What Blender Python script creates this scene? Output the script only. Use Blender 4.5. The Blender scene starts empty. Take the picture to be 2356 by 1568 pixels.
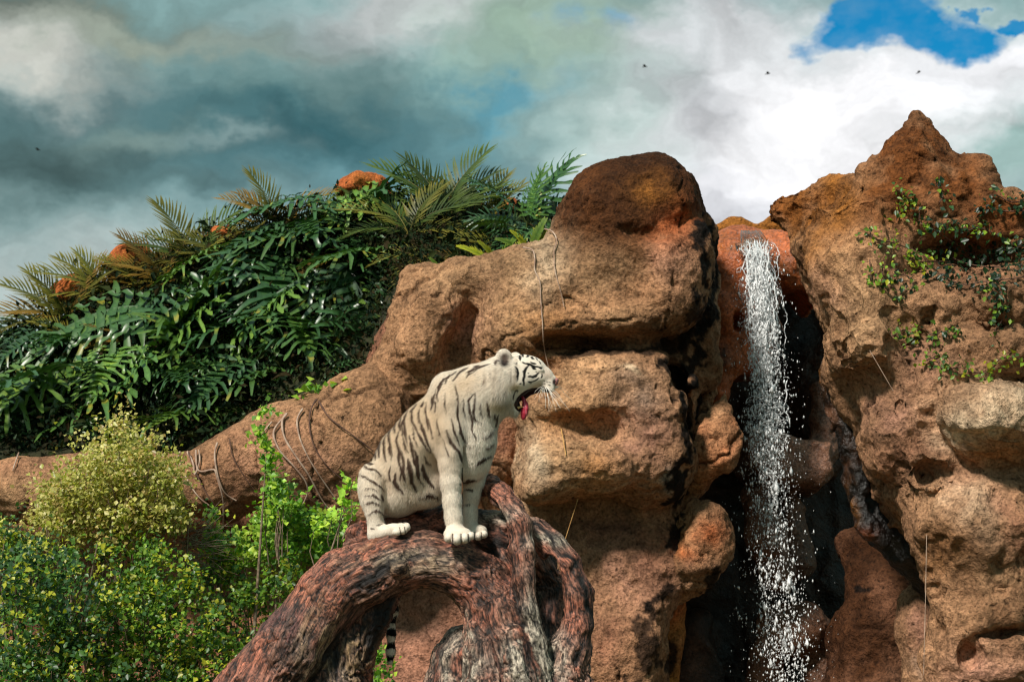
import bpy, math, random
import numpy as np
from mathutils import Vector
R = math.radians
random.seed(7); rng = np.random.default_rng(11)
scene = bpy.context.scene
col = scene.collection

# ------------------------------------------------------------------ camera
PITCH = R(8.0); FPX = 512 / math.tan(R(15)); CAM = np.array([0, 0, 1.3])
FWD = np.array([0, math.cos(PITCH), math.sin(PITCH)]); UP = np.array([0, -math.sin(PITCH), math.cos(PITCH)])
cd = bpy.data.cameras.new('camera'); cam = bpy.data.objects.new('camera', cd); col.objects.link(cam)
cd.sensor_width = 36; cd.lens = 18 / math.tan(R(15)); cd.clip_end = 5000
cam.location = CAM; cam.rotation_euler = (R(90) + PITCH, 0, 0)
cd.dof.use_dof = True; cd.dof.focus_distance = 12.2; cd.dof.aperture_fstop = 4.0
scene.camera = cam
scene.cycles.filter_width = 1.15

# ------------------------------------------------------------------ exposure
vs = scene.view_settings
vs.view_transform = 'Standard'; vs.look = 'None'; vs.gamma = 1; vs.exposure = 0.0; vs.use_curve_mapping = False

# ------------------------------------------------------------------ sun
SUN = Vector((-0.40, -0.60, 0.69)).normalized()
sl = bpy.data.lights.new('sun', 'SUN'); sl.energy = 4.7; sl.angle = R(7); sl.color = (1, 0.94, 0.84)
so = bpy.data.objects.new('sun', sl); col.objects.link(so); so.rotation_euler = SUN.to_track_quat('Z', 'Y').to_euler()
so.location = (-30, -20, 40)

def srgb(r, g, b):
    return tuple((c / 255 / 12.92) if c / 255 <= 0.04045 else ((c / 255 + 0.055) / 1.055) ** 2.4 for c in (r, g, b))

# ------------------------------------------------------------------ pixel -> world (q = coordinates read off a 2356 px wide view)
QS = 1024 / 2356.0
def ray(px, py):
    return FWD + (px - 512) / FPX * np.array([1., 0, 0]) + (340.5 - py) / FPX * UP
def P(px, py, Y):
    d = ray(px, py); return CAM + d * (Y / d[1])
def Q(x, y, Y): return P(x * QS, y * QS, Y)
def mpp(Y): return Y / FPX            # metres per 1024-px pixel
def toq(v):
    d = v - CAM; w = d @ FWD
    return np.stack([(512 + d[:, 0] / w * FPX) / QS, (340.5 - (d @ UP) / w * FPX) / QS], 1)

# ------------------------------------------------------------------ world
w = bpy.data.worlds.new('World'); scene.world = w; w.use_nodes = True
nt = w.node_tree; N = nt.nodes; L = nt.links
for n in list(N): N.remove(n)
STR = 0.1
out = N.new('ShaderNodeOutputWorld'); bg = N.new('ShaderNodeBackground'); bg.inputs[1].default_value = STR
L.new(bg.outputs[0], out.inputs[0])
sky = N.new('ShaderNodeTexSky'); sky.sky_type = 'NISHITA'; sky.sun_disc = False
sky.sun_elevation = math.asin(SUN.z); sky.sun_rotation = math.atan2(SUN.x, SUN.y)
tc = N.new('ShaderNodeTexCoord')
def vm(op, a, b=None, c=None):
    n = N.new('ShaderNodeVectorMath'); n.operation = op
    for i, s in enumerate((a, b, c)):
        if s is None: continue
        if isinstance(s, (tuple, list)): n.inputs[i].default_value = s
        else: L.new(s, n.inputs[i])
    return n.outputs['Value'] if op in ('DOT_PRODUCT', 'LENGTH') else n.outputs[0]
def mt(op, a, b=None, clamp=False):
    n = N.new('ShaderNodeMath'); n.operation = op; n.use_clamp = clamp
    for i, s in enumerate((a, b)):
        if s is None: continue
        if isinstance(s, (int, float)): n.inputs[i].default_value = s
        else: L.new(s, n.inputs[i])
    return n.outputs[0]
sep = N.new('ShaderNodeSeparateXYZ'); L.new(tc.outputs['Generated'], sep.inputs[0])
az = mt('ARCTAN2', sep.outputs[0], sep.outputs[1]); el = mt('ARCSINE', sep.outputs[2])
comb = N.new('ShaderNodeCombineXYZ'); L.new(az, comb.inputs[0]); L.new(el, comb.inputs[1])
ang = comb.outputs[0]
def noise(vec, scale, detail, rough=0.5, sc3=(1, 1, 1)):
    n = N.new('ShaderNodeTexNoise'); n.inputs['Scale'].default_value = scale; n.inputs['Detail'].default_value = detail
    n.inputs['Roughness'].default_value = rough
    L.new(vm('MULTIPLY', vec, sc3), n.inputs['Vector']); return n
n1 = noise(ang, 9, 6, 0.55, (1, 1.4, 1)); n2 = noise(ang, 34, 5, 0.6, (1, 1.5, 1))
wob = vm('MULTIPLY_ADD', vm('SUBTRACT', n1.outputs['Color'], (.5, .5, .5)), (.12, .085, 0), ang)
wob = vm('MULTIPLY_ADD', vm('SUBTRACT', n2.outputs['Color'], (.5, .5, .5)), (.040, .030, 0), wob)
wobc = vm('MULTIPLY', wob, (1, 1, 0))
def qdir(x, y):
    d = ray(x * QS, y * QS); d = d / np.linalg.norm(d); return math.atan2(d[0], d[1]), math.asin(d[2])
def mixc(fac, a, b):
    n = N.new('ShaderNodeMix'); n.data_type = 'RGBA'; n.clamp_factor = True
    for k, s in ((0, fac), (6, a), (7, b)):
        if isinstance(s, (tuple, list)): n.inputs[k].default_value = tuple(s) + ((1,) if len(s) == 3 else ())
        elif isinstance(s, (int, float)): n.inputs[k].default_value = s
        else: L.new(s, n.inputs[k])
    return n.outputs[2]
cur = tuple(c / STR for c in srgb(128, 162, 162))
# cloud patches: centre x, y, half-widths, colour, weight, sharpness
CL = [(300, 640, 1500, 150, (186, 200, 198), 1.0, 1),
      (1000, 330, 700, 160, (118, 162, 170), .9, 1),
      (450, 260, 620, 110, (56, 100, 108), 1.3, 1),
      (100, 350, 260, 110, (74, 98, 98), 1.0, 1),
      (80, 25, 420, 55, (84, 100, 92), 1.1, 1),
      (60, 110, 230, 70, (196, 198, 190), 1.1, 1),
      (380, 75, 340, 40, (150, 160, 146), .9, 1),
      (700, 170, 330, 60, (104, 134, 132), .7, 1),
      (330, 275, 200, 45, (122, 146, 142), .9, 1),
      (560, 300, 120, 22, (130, 154, 154), .7, 1),
      (420, 390, 300, 36, (86, 116, 118), .8, 1),
      (980, 40, 260, 70, (192, 198, 198), 1.2, 1),
      (1290, 110, 250, 120, (148, 174, 156), 1.0, 1),
      (1180, 235, 130, 40, (72, 140, 160), 1.1, 1),
      (1370, 85, 50, 30, (70, 150, 180), .9, 1),
      (1480, 300, 260, 110, (142, 176, 164), .9, 1),
      (1500, 100, 130, 50, (215, 216, 220), .8, 1),
      (1740, 100, 200, 120, (212, 216, 218), 1.6, 1),
      (1800, 430, 330, 180, (212, 214, 220), 1.5, 1),
      (1950, 280, 400, 130, (250, 250, 252), 1.7, 1),
      (2260, 140, 190, 100, (244, 245, 248), 1.6, 1),
      (2330, 330, 130, 110, (150, 178, 174), 1.2, 1),
      (1640, 250, 120, 60, (176, 180, 184), .7, 1)]
rad_px = QS / FPX
for (x, y, rx, ry, c, wt, sh) in CL:
    a, e = qdir(x, y)
    v = vm('MULTIPLY', vm('SUBTRACT', wobc, (a, e, 0)), (1 / (rx * rad_px), 1 / (ry * rad_px), 0))
    g = mt('MULTIPLY', mt('EXPONENT', mt('MULTIPLY', vm('DOT_PRODUCT', v, v), -1.0)), wt, True)
    cur = mixc(g, cur, tuple(k / STR for k in srgb(*c)))
# fine billows
n3 = noise(wob, 15, 9, 0.62, (1, 1.6, 1))
bill = mt('MULTIPLY_ADD', n3.outputs['Fac'], 1.5); bill.node.inputs[2].default_value = 0.28
cur = vm('SCALE', cur); L.new(bill, cur.node.inputs['Scale'])
# the blue hole
a, e = qdir(2040, 40)
v = vm('MULTIPLY', vm('SUBTRACT', wobc, (a, e, 0)), (1 / (165 * rad_px), 1 / (92 * rad_px), 0))
rr = mt('SUBTRACT', 1.0, vm('DOT_PRODUCT', v, v)); hole = mt('MULTIPLY', rr, 1.9, True)
a, e = qdir(2300, 0)
v = vm('MULTIPLY', vm('SUBTRACT', wobc, (a, e, 0)), (1 / (130 * rad_px), 1 / (24 * rad_px), 0))
hole2 = mt('MULTIPLY', mt('SUBTRACT', 1.0, vm('DOT_PRODUCT', v, v)), 2.5, True)
hole = mt('MAXIMUM', hole, hole2)
blue = vm('MULTIPLY', sky.outputs[0], (.05, .80, 1.12))
cur = mixc(mt('MULTIPLY', hole, mt('SUBTRACT', 1.25, mt('MULTIPLY', n2.outputs['Fac'], .6)), True), cur, blue)
L.new(cur, bg.inputs[0])

# ------------------------------------------------------------------ scene-object helpers
def link_tag(o, label=None, cat=None, group=None, kind=None):
    if label: o['label'] = label
    if cat: o['category'] = cat
    if group: o['group'] = group
    if kind: o['kind'] = kind
    return o
def empty(name, loc, label, cat, group=None):
    o = bpy.data.objects.new(name, None); o.location = [float(v) for v in loc]; col.objects.link(o)
    o.empty_display_size = 0.1
    return link_tag(o, label, cat, group)
def mesh_obj(name, V, F, mat, parent=None, colors=None, smooth=True, attrs=None, loc=None):
    """V (n,3) world coordinates; F (m,3) or (m,4) array, or list of such arrays"""
    Fs = F if isinstance(F, list) else [F]
    V = np.asarray(V, np.float64)
    me = bpy.data.meshes.new(name)
    off = np.zeros(3)
    if loc is not None: off = np.asarray(loc, float)
    elif parent is not None: off = np.array(parent.location)
    V = V - off
    me.vertices.add(len(V)); me.vertices.foreach_set('co', V.astype(np.float32).ravel())
    nl = sum(f.size for f in Fs); npoly = sum(len(f) for f in Fs)
    me.loops.add(nl); me.polygons.add(npoly)
    me.loops.foreach_set('vertex_index', np.concatenate([f.ravel() for f in Fs]).astype(np.int32))
    tot = np.concatenate([np.full(len(f), f.shape[1]) for f in Fs]); st = np.concatenate([[0], np.cumsum(tot)[:-1]])
    me.polygons.foreach_set('loop_start', st.astype(np.int32)); me.polygons.foreach_set('loop_total', tot.astype(np.int32))
    me.polygons.foreach_set('use_smooth', np.full(npoly, smooth))
    me.update(calc_edges=True)
    if colors is not None:
        ca = me.color_attributes.new('Col', 'FLOAT_COLOR', 'POINT')
        c4 = np.ones((len(V), 4), np.float32); c4[:, :3] = colors
        ca.data.foreach_set('color', c4.ravel())
    for k, a in (attrs or {}).items():
        at = me.attributes.new(k, 'FLOAT_VECTOR', 'POINT'); at.data.foreach_set('vector', np.asarray(a, np.float32).ravel())
    me.materials.append(mat)
    o = bpy.data.objects.new(name, me); col.objects.link(o)
    if parent is not None: o.parent = parent
    else: o.location = off
    return o

# ------------------------------------------------------------------ numpy noise and isosurfaces
TAB = rng.random((64, 64, 64)).astype(np.float32)
def vnoise(p):
    i = np.floor(p).astype(np.int64); f = (p - i).astype(np.float32); f = f * f * (3 - 2 * f)
    i0 = i & 63; i1 = (i + 1) & 63
    x0, y0, z0 = i0.T; x1, y1, z1 = i1.T; fx, fy, fz = f.T
    def l(a, b, t): return a + (b - a) * t
    return l(l(l(TAB[x0, y0, z0], TAB[x1, y0, z0], fx), l(TAB[x0, y1, z0], TAB[x1, y1, z0], fx), fy),
             l(l(TAB[x0, y0, z1], TAB[x1, y0, z1], fx), l(TAB[x0, y1, z1], TAB[x1, y1, z1], fx), fy), fz) * 2 - 1
ROT = np.array([[0.36, 0.48, -0.8], [-0.8, 0.6, 0.0], [0.48, 0.64, 0.6]])
def fbm(p, scale, octv=4, gain=0.5, seed=0.0):
    q = np.asarray(p, np.float64) * scale + seed * 17.31; a = 1.0; s = 0
    for o in range(octv):
        s = s + a * vnoise(q); q = (q @ ROT) * 2.03 + 5.1; a *= gain
    return s
def surfnet(F, org, h):
    S = F < 0
    c = np.zeros(tuple(n - 1 for n in F.shape), np.int8)
    for a in (0, 1):
        for b in (0, 1):
            for d in (0, 1):
                c += S[a:S.shape[0] - 1 + a, b:S.shape[1] - 1 + b, d:S.shape[2] - 1 + d]
    act = (c > 0) & (c < 8)
    I = np.array(np.nonzero(act)).T
    idx = np.full(c.shape, -1, np.int32); idx[act] = np.arange(len(I))
    pos = np.zeros((len(I), 3), np.float32); cnt = np.zeros(len(I), np.float32)
    cs = [(a, b, d) for a in (0, 1) for b in (0, 1) for d in (0, 1)]
    val = {k: F[I[:, 0] + k[0], I[:, 1] + k[1], I[:, 2] + k[2]] for k in cs}
    for a in cs:
        for ax in range(3):
            if a[ax]: continue
            b = list(a); b[ax] = 1; b = tuple(b)
            fa, fb = val[a], val[b]; cr = (fa < 0) != (fb < 0)
            t = np.where(cr, fa / np.where(cr, fa - fb, 1), 0)
            p = np.tile(np.array(a, np.float32), (len(I), 1)); p[:, ax] = t
            pos += p * cr[:, None]; cnt += cr
    V = (pos / cnt[:, None] + I) * h + org
    faces = []
    def add(m, ax):
        J = np.array(np.nonzero(m)).T
        u, v = [(1, 2), (2, 0), (0, 1)][ax]
        J = J[(J[:, u] > 0) & (J[:, v] > 0) & (J[:, u] < c.shape[u]) & (J[:, v] < c.shape[v])]
        s = S[J[:, 0], J[:, 1], J[:, 2]]
        def g(du, dv):
            K = J.copy(); K[:, u] += du; K[:, v] += dv; return idx[K[:, 0], K[:, 1], K[:, 2]]
        q = np.stack([g(-1, -1), g(0, -1), g(0, 0), g(-1, 0)], 1)
        q[~s] = q[~s][:, ::-1]
        faces.append(q)
    add(S[1:] != S[:-1], 0); add(S[:, 1:] != S[:, :-1], 1); add(S[:, :, 1:] != S[:, :, :-1], 2)
    return V.astype(np.float64), np.concatenate(faces)
def vnormals(V, F):
    a = V[F[:, 2]] - V[F[:, 0]]; b = V[F[:, 3 if F.shape[1] == 4 else 1]] - V[F[:, 1 if F.shape[1] == 4 else 0]]
    n = np.cross(a, b); out = np.zeros_like(V)
    for k in range(F.shape[1]):
        for ax in range(3): out[:, ax] += np.bincount(F[:, k], n[:, ax], len(V))
    return out / np.maximum(np.linalg.norm(out, axis=1, keepdims=True), 1e-12)

class Field:
    def __init__(s, lo, hi, h):
        s.lo = np.array(lo, float); s.h = h; s.n = np.ceil((np.array(hi) - lo) / h).astype(int) + 1
        s.F = np.full(s.n, 0.3, np.float32)
    def win(s, lo, hi, pad):
        a = np.clip(np.floor((np.array(lo) - pad - s.lo) / s.h).astype(int), 0, s.n)
        b = np.clip(np.ceil((np.array(hi) + pad - s.lo) / s.h).astype(int) + 1, 0, s.n)
        if np.any(b <= a): return None
        ax = [(s.lo[k] + np.arange(a[k], b[k]) * s.h).astype(np.float32) for k in range(3)]
        return (slice(a[0], b[0]), slice(a[1], b[1]), slice(a[2], b[2])), ax[0][:, None, None], ax[1][None, :, None], ax[2][None, None, :]
    def comb(s, sl_, d, k, sub):
        A = s.F[sl_]
        if sub: d = -d; hh = np.maximum(k - np.abs(A - d), 0) / k; s.F[sl_] = np.maximum(A, d) + hh * hh * k * .25
        else: hh = np.maximum(k - np.abs(A - d), 0) / k; s.F[sl_] = np.minimum(A, d) - hh * hh * k * .25
    def cone(s, p, r, q, r2, k=.05, sub=False):
        p = np.array(p, np.float32); q = np.array(q, np.float32); rm = max(r, r2)
        W = s.win(np.minimum(p, q) - rm, np.maximum(p, q) + rm, k + 2 * s.h)
        if W is None: return
        sl_, X, Y, Z = W; d = q - p; dd = float(d @ d) + 1e-9
        t = np.clip(((X - p[0]) * d[0] + (Y - p[1]) * d[1] + (Z - p[2]) * d[2]) / dd, 0, 1)
        D = np.sqrt((X - p[0] - t * d[0]) ** 2 + (Y - p[1] - t * d[1]) ** 2 + (Z - p[2] - t * d[2]) ** 2) - (r + (r2 - r) * t)
        s.comb(sl_, D, k, sub)
    def ell(s, c, r, k=.05, ang=0, sub=False, M=None):
        """ellipsoid; ang = rotation in the x-z picture plane (degrees, counter-clockwise); r = (rx, ry(depth), rz)"""
        c = np.array(c, np.float32); rm = max(r)
        W = s.win(c - rm, c + rm, k + 2 * s.h)
        if W is None: return
        sl_, X, Y, Z = W; ca, sa = math.cos(R(ang)), math.sin(R(ang))
        x, y, z = X - c[0], Y - c[1], Z - c[2]
        u = (x * ca + z * sa); w_ = (-x * sa + z * ca)
        k0 = np.sqrt((u / r[0]) ** 2 + (y / r[1]) ** 2 + (w_ / r[2]) ** 2)
        k1 = np.sqrt((u / r[0] ** 2) ** 2 + (y / r[1] ** 2) ** 2 + (w_ / r[2] ** 2) ** 2)
        s.comb(sl_, k0 * (k0 - 1) / np.maximum(k1, 1e-6), k, sub)
    def slab(s, poly, yf, yb, rad, k=.05, sub=False):
        """poly: list of (x,z) world; rounded edge of radius rad"""
        poly = np.array(poly, np.float32); lo = poly.min(0); hi = poly.max(0)
        W = s.win((lo[0], yf, lo[1]), (hi[0], yb, hi[1]), k + 2 * s.h)
        if W is None: return
        sl_, X, Y, Z = W; X2 = X[:, 0, :]; Z2 = Z[0]
        d = np.full((X.shape[0], Z.shape[2]), 1e9, np.float32); sg = np.ones_like(d)
        n = len(poly)
        for i in range(n):
            a, b = poly[i], poly[i - 1]; e = b - a; wx, wz = X2 - a[0], Z2 - a[1]
            t = np.clip((wx * e[0] + wz * e[1]) / (e @ e + 1e-9), 0, 1)
            d = np.minimum(d, (wx - e[0] * t) ** 2 + (wz - e[1] * t) ** 2)
            c1 = Z2 >= a[1]; c2 = Z2 < b[1]; c3 = e[0] * wz > e[1] * wx
            fl = (c1 & c2 & c3) | (~c1 & ~c2 & ~c3); sg = np.where(fl, -sg, sg)
        d = (sg * np.sqrt(d))[:, None, :] + rad
        dy = np.abs(Y - (yf + yb) / 2) - (yb - yf) / 2 + rad
        D = np.minimum(np.maximum(d, dy), 0) + np.sqrt(np.maximum(d, 0) ** 2 + np.maximum(dy, 0) ** 2) - rad
        s.comb(sl_, D, k, sub)
    def mesh(s):
        F = s.F
        for ax in range(3):
            for e in (0, -1):
                sl_ = [slice(None)] * 3; sl_[ax] = e; F[tuple(sl_)] = np.maximum(F[tuple(sl_)], s.h * .5)
        V, Fc = surfnet(F, s.lo, s.h); s.F = None
        return V, Fc

# ------------------------------------------------------------------ materials
def newmat(name):
    m = bpy.data.materials.new(name); m.use_nodes = True; t = m.node_tree
    b = t.nodes['Principled BSDF']; return m, t, b
def nd(t, kind, **kw):
    n = t.nodes.new(kind)
    for k, v in kw.items():
        if k.startswith('i_'): n.inputs[k[2:].replace('_', ' ')].default_value = v
        else: setattr(n, k, v)
    return n
def rgbmix(t, mode, fac, a, b):
    n = t.nodes.new('ShaderNodeMix'); n.data_type = 'RGBA'; n.blend_type = mode
    for k, s_ in ((0, fac), (6, a), (7, b)):
        if isinstance(s_, (tuple, list)): n.inputs[k].default_value = tuple(s_)[:3] + (1,)
        elif isinstance(s_, (int, float)): n.inputs[k].default_value = s_
        else: t.links.new(s_, n.inputs[k])
    return n.outputs[2]
def ramp(t, src, stops):
    n = t.nodes.new('ShaderNodeValToRGB'); t.links.new(src, n.inputs[0]); e = n.color_ramp.elements
    while len(e) < len(stops): e.new(0.5)
    for el_, (p, c) in zip(e, stops): el_.position = p; el_.color = (c, c, c, 1) if isinstance(c, (int, float)) else tuple(c) + (1,)
    return n.outputs[0]
def objcoord(t): return nd(t, 'ShaderNodeNewGeometry').outputs['Position']
def tnoise(t, vec, scale, detail=4, rough=.5, dist=0):
    n = nd(t, 'ShaderNodeTexNoise'); n.inputs['Scale'].default_value = scale; n.inputs['Detail'].default_value = detail
    n.inputs['Roughness'].default_value = rough; n.inputs['Distortion'].default_value = dist; t.links.new(vec, n.inputs['Vector']); return n.outputs['Fac']
def bump(t, b, height, strength, dist, prev=None):
    n = nd(t, 'ShaderNodeBump'); n.inputs['Strength'].default_value = strength; n.inputs['Distance'].default_value = dist
    t.links.new(height, n.inputs['Height'])
    if prev is not None: t.links.new(prev, n.inputs['Normal'])
    if b is not None: t.links.new(n.outputs[0], b.inputs['Normal'])
    return n.outputs[0]

# rock: colour from the vertex colours (stone hues, staining, some painted shade), pitted grain in the shader
def rock_material(name, rough=.85, pit=1.0, wet=False):
    m, t, b = newmat(name); pos = objcoord(t)
    c = nd(t, 'ShaderNodeVertexColor', layer_name='Col').outputs[0]
    v = tnoise(t, pos, 3.2, 6, .6); g = tnoise(t, pos, 38, 4, .65); g2 = tnoise(t, pos, 13, 5, .6, .4)
    c = rgbmix(t, 'MULTIPLY', 1, c, ramp(t, v, [(.3, .72), (.7, 1.3)]))
    c = rgbmix(t, 'MULTIPLY', 1, c, ramp(t, g2, [(.32, .6), (.5, 1.0), (.7, 1.25)]))
    c = rgbmix(t, 'MULTIPLY', 1, c, ramp(t, g, [(.32, .42), (.46, .95), (.66, 1.45)]))
    pits = ramp(t, tnoise(t, pos, 22, 2, .5), [(.24, .18), (.33, 1)])
    c = rgbmix(t, 'MULTIPLY', .9, c, pits)
    t.links.new(c, b.inputs['Base Color']); b.inputs['Roughness'].default_value = rough
    b.inputs['Specular IOR Level'].default_value = .5 if wet else .12
    p = bump(t, None, g2, .9 * pit, .05); p = bump(t, None, g, .95 * pit, .02, p); bump(t, b, pits, .6, .012, p)
    return m
ROCK = rock_material('weathered_sculpted_stone')
WETROCK = rock_material('wet_dark_stone', .3, .8, True)
# ================================================================== SETTING AND ROCKS
def qpoly(pts, Y): return [tuple(Q(x, y, Y)[[0, 2]]) for x, y in pts]
def qr(r, Y): return r * QS * mpp(Y)
C = {k: np.array(srgb(*v)) for k, v in dict(
    brown=(164, 122, 90), tan=(190, 148, 110), pale=(214, 184, 152), pink=(176, 128, 106), orange=(194, 104, 58),
    ochre=(164, 104, 46), dark=(70, 42, 24), black=(22, 19, 17), red=(158, 108, 84), rust=(116, 68, 34), grey=(150, 132, 118), dusk=(130, 90, 68)).items()}
def paint(V, base, blobs=(), stain_shade=(), seed=0, mott=.25):
    """stone hues with some painted light and shade: soft patches round a point (q coordinates), then black water staining and slot shade along lines"""
    q = toq(V); n1 = fbm(V, 1.6, 4, .55, seed); n2 = fbm(V, 6, 3, .6, seed + 3)
    c = np.tile(C[base], (len(V), 1))
    wq = q + np.stack([n1 * 34 + n2 * 9, fbm(V, 1.7, 3, .5, seed + 9) * 34], 1)
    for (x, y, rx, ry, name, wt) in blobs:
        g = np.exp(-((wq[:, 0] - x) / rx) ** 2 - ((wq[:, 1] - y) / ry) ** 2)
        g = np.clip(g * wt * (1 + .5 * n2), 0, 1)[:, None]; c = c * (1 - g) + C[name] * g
    c = c * (1 + mott * np.clip(n1, -1, 1)[:, None])
    n3 = fbm(V, 14, 3, .6, seed + 5)
    for (pts, wd, name, amt) in stain_shade:
        d = np.full(len(V), 1e9); pts = np.array(pts, float)
        for a, b in zip(pts[:-1], pts[1:]):
            e = b - a; t = np.clip(((wq - a) @ e) / (e @ e), 0, 1); d = np.minimum(d, np.hypot(*(wq - a - t[:, None] * e).T))
        g = np.clip((wd * (1 + .7 * n2 + .6 * n3) - d) / (wd * .35), 0, 1)[:, None] * amt
        c = c * (1 - g) + C[name] * g
    return np.clip(c * .86, .004, 1)
def rock(name, label, lo_hi, h, build, base, blobs=(), stain_shade=(), seed=0, mat=None, disp=(.10, .035, .012), cat='rock', group=None, foldamp=1.0):
    x0, y0, x1, y1, Ya, Yb = lo_hi
    a = [Q(x, y, Yv) for x in (x0, x1) for y in (y0, y1) for Yv in (Ya, Yb)]; a = np.array(a)
    f = Field(a.min(0), a.max(0), h); build(f); V, F = f.mesh()
    for s_, amp in zip((1.3, 4.2, 12), disp):
        n = vnormals(V, F)
        d = fbm(V, s_, 3, .5, seed + s_)
        if s_ > 3: d = -np.abs(d) * 1.6 + .5
        V = V + n * (d * amp)[:, None]
    if disp[0] > .055:            # tall folds and a few narrow cracks
        n = vnormals(V, F); W_ = V + fbm(V, 1.2, 3, .5, seed + 40)[:, None] * [.25, .1, .12]
        fold = fbm(W_ * [1, 1, .38], 2.1, 2, .4, seed + 41); ck = np.abs(fbm(W_ * [1, 1, .55], 1.5, 3, .45, seed + 43)); ck2 = np.abs(fbm(W_ * [.6, 1, 1.2], 1.7, 3, .45, seed + 47))
        msk = np.clip(fbm(V, .9, 2, .5, seed + 44) * 3 + .4, 0, 1); cr = np.exp(-(ck / .022) ** 2) * msk + .8 * np.exp(-(ck2 / .02) ** 2) * (1 - msk)
        V = V + n * (-np.abs(fold) * .10 * foldamp + .03 * foldamp - cr * .035)[:, None]
    else: cr = np.zeros(len(V))
    cc = paint(V, base, blobs, stain_shade, seed) * (1 - .55 * cr)[:, None]
    base_pt = V[V[:, 2] < V[:, 2].min() + .05].mean(0)
    o = mesh_obj(name, V, F, mat or ROCK, colors=cc, loc=base_pt)
    link_tag(o, label, cat, group); return o
def E(f, Y, x, y, rx, ry, dep, ang=0, k=.12, sub=False):
    f.ell(Q(x, y, Y), (qr(rx, Y), dep, qr(ry, Y)), k, ang, sub)
def CH(f, pts, k=.12, sub=False):
    """pts: (x, y, r, Y) in q units"""
    for a, b in zip(pts[:-1], pts[1:]):
        f.cone(Q(a[0], a[1], a[3]), qr(a[2], a[3]), Q(b[0], b[1], b[3]), qr(b[2], b[3]), k, sub)

# ---- ground: one sheet to the horizon
gm, gt, gb = newmat('bare_earth'); gp = objcoord(gt)
gc = rgbmix(gt, 'MIX', tnoise(gt, gp, .8, 6), srgb(92, 66, 46), srgb(70, 78, 40))
gt.links.new(gc, gb.inputs['Base Color']); gb.inputs['Roughness'].default_value = .95; bump(gt, gb, tnoise(gt, gp, 9, 5), .6, .05)
k = 40; xs = np.sign(np.linspace(-1, 1, k)) * np.abs(np.linspace(-1, 1, k)) ** 3 * 1500
gx, gy = np.meshgrid(xs, xs + 12, indexing='ij'); V = np.stack([gx, gy, np.zeros_like(gx)], -1).reshape(-1, 3)
i = np.arange(k * k).reshape(k, k); F = np.stack([i[:-1, :-1], i[1:, :-1], i[1:, 1:], i[:-1, 1:]], -1).reshape(-1, 4)
link_tag(mesh_obj('ground', V, F, gm), 'bare earth ground under the enclosure', 'ground', kind='structure')

# ---- planted hillside behind the left ledge
RIDGE = [(-900, 930), (-300, 830), (0, 790), (60, 745), (150, 700), (230, 650), (330, 620), (400, 575), (470, 555), (530, 535), (600, 520), (700, 505),
         (780, 480), (880, 465), (980, 455), (1060, 455), (1140, 500), (1200, 500), (1280, 500), (1400, 520), (1700, 560)]
FOOT = [(-300, 1060), (0, 1055), (200, 1050), (400, 1040), (560, 1000), (640, 960), (740, 910), (860, 880), (900, 730), (930, 640), (1080, 620), (1200, 600), (1400, 640), (1700, 700)]
def ip(tab, x): return np.interp(x, [a for a, _ in tab], [b for _, b in tab])
def hill_pt(x, t):
    """x = q column, t = 0 at the foot .. 1 at the ridge"""
    y = ip(FOOT, x) * (1 - t) + ip(RIDGE, x) * t
    return Q(x, y, 17.9 + 2.2 * t ** .8 + .5 * min(max((x - 900) / 300, 0), 1))
xs = np.linspace(-900, 1380, 150); ts = np.linspace(0, 1, 50)
rows = []
for x in xs:
    r_ = [hill_pt(x, 0) * [1, 1, 0], ] + [hill_pt(x, t) for t in ts]
    e = hill_pt(x, 1); r_ += [e + [0, 1.5, -.2], e + [0, 4, -1.5], np.array([e[0], 30, 0])]
    rows.append(r_)
V = np.array(rows); m_, n_ = V.shape[:2]; V = V.reshape(-1, 3)
V[:, 1] += fbm(V, 1.5, 4) * .15; V[:, 2] = np.maximum(V[:, 2] + fbm(V, 1.9, 4, .5, 4) * .12, -.02)
i = np.arange(m_ * n_).reshape(m_, n_); F = np.stack([i[:-1, :-1], i[1:, :-1], i[1:, 1:], i[:-1, 1:]], -1).reshape(-1, 4)
hm, ht, hb = newmat('leaf_litter_soil'); hp = objcoord(ht)
ht.links.new(rgbmix(ht, 'MIX', tnoise(ht, hp, 7, 5, .7), srgb(44, 36, 22), srgb(52, 58, 26)), hb.inputs['Base Color'])
hb.inputs['Roughness'].default_value = 1; bump(ht, hb, tnoise(ht, hp, 25, 5), 1, .05)
link_tag(mesh_obj('hillside', V, F, hm), 'planted slope behind the long rock ledge', 'hillside', kind='structure')

# ---- low wall of rock under the ledge and behind the tiger
def b_(f):
    f.slab(qpoly([(-500, 1100), (420, 1060), (640, 1000), (780, 930), (900, 700), (1200, 700), (1330, 900), (1330, 1900), (-500, 1900)], 17.9), 17.75, 19.0, .3)
    E(f, 17.8, 640, 1400, 260, 160, .18); E(f, 17.75, 1080, 1330, 150, 190, .22); E(f, 17.8, 1180, 1050, 60, 160, .15)
    E(f, 17.75, 1000, 1560, 160, 120, .2); E(f, 17.8, 200, 1500, 260, 180, .15)
rock('rock_wall', 'smooth reddish brown rock wall under the ledge, seen through the driftwood arch', (-540, 700, 1340, 1900, 17.2, 19.1), .03, b_, 'red',
     [(1000, 1450, 200, 220, 'pink', .7), (650, 1300, 200, 160, 'brown', .6), (1190, 1000, 90, 160, 'red', .5), (1130, 1080, 60, 60, 'dark', .5)], seed=1, disp=(.08, .02, .006), foldamp=.4)

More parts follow.
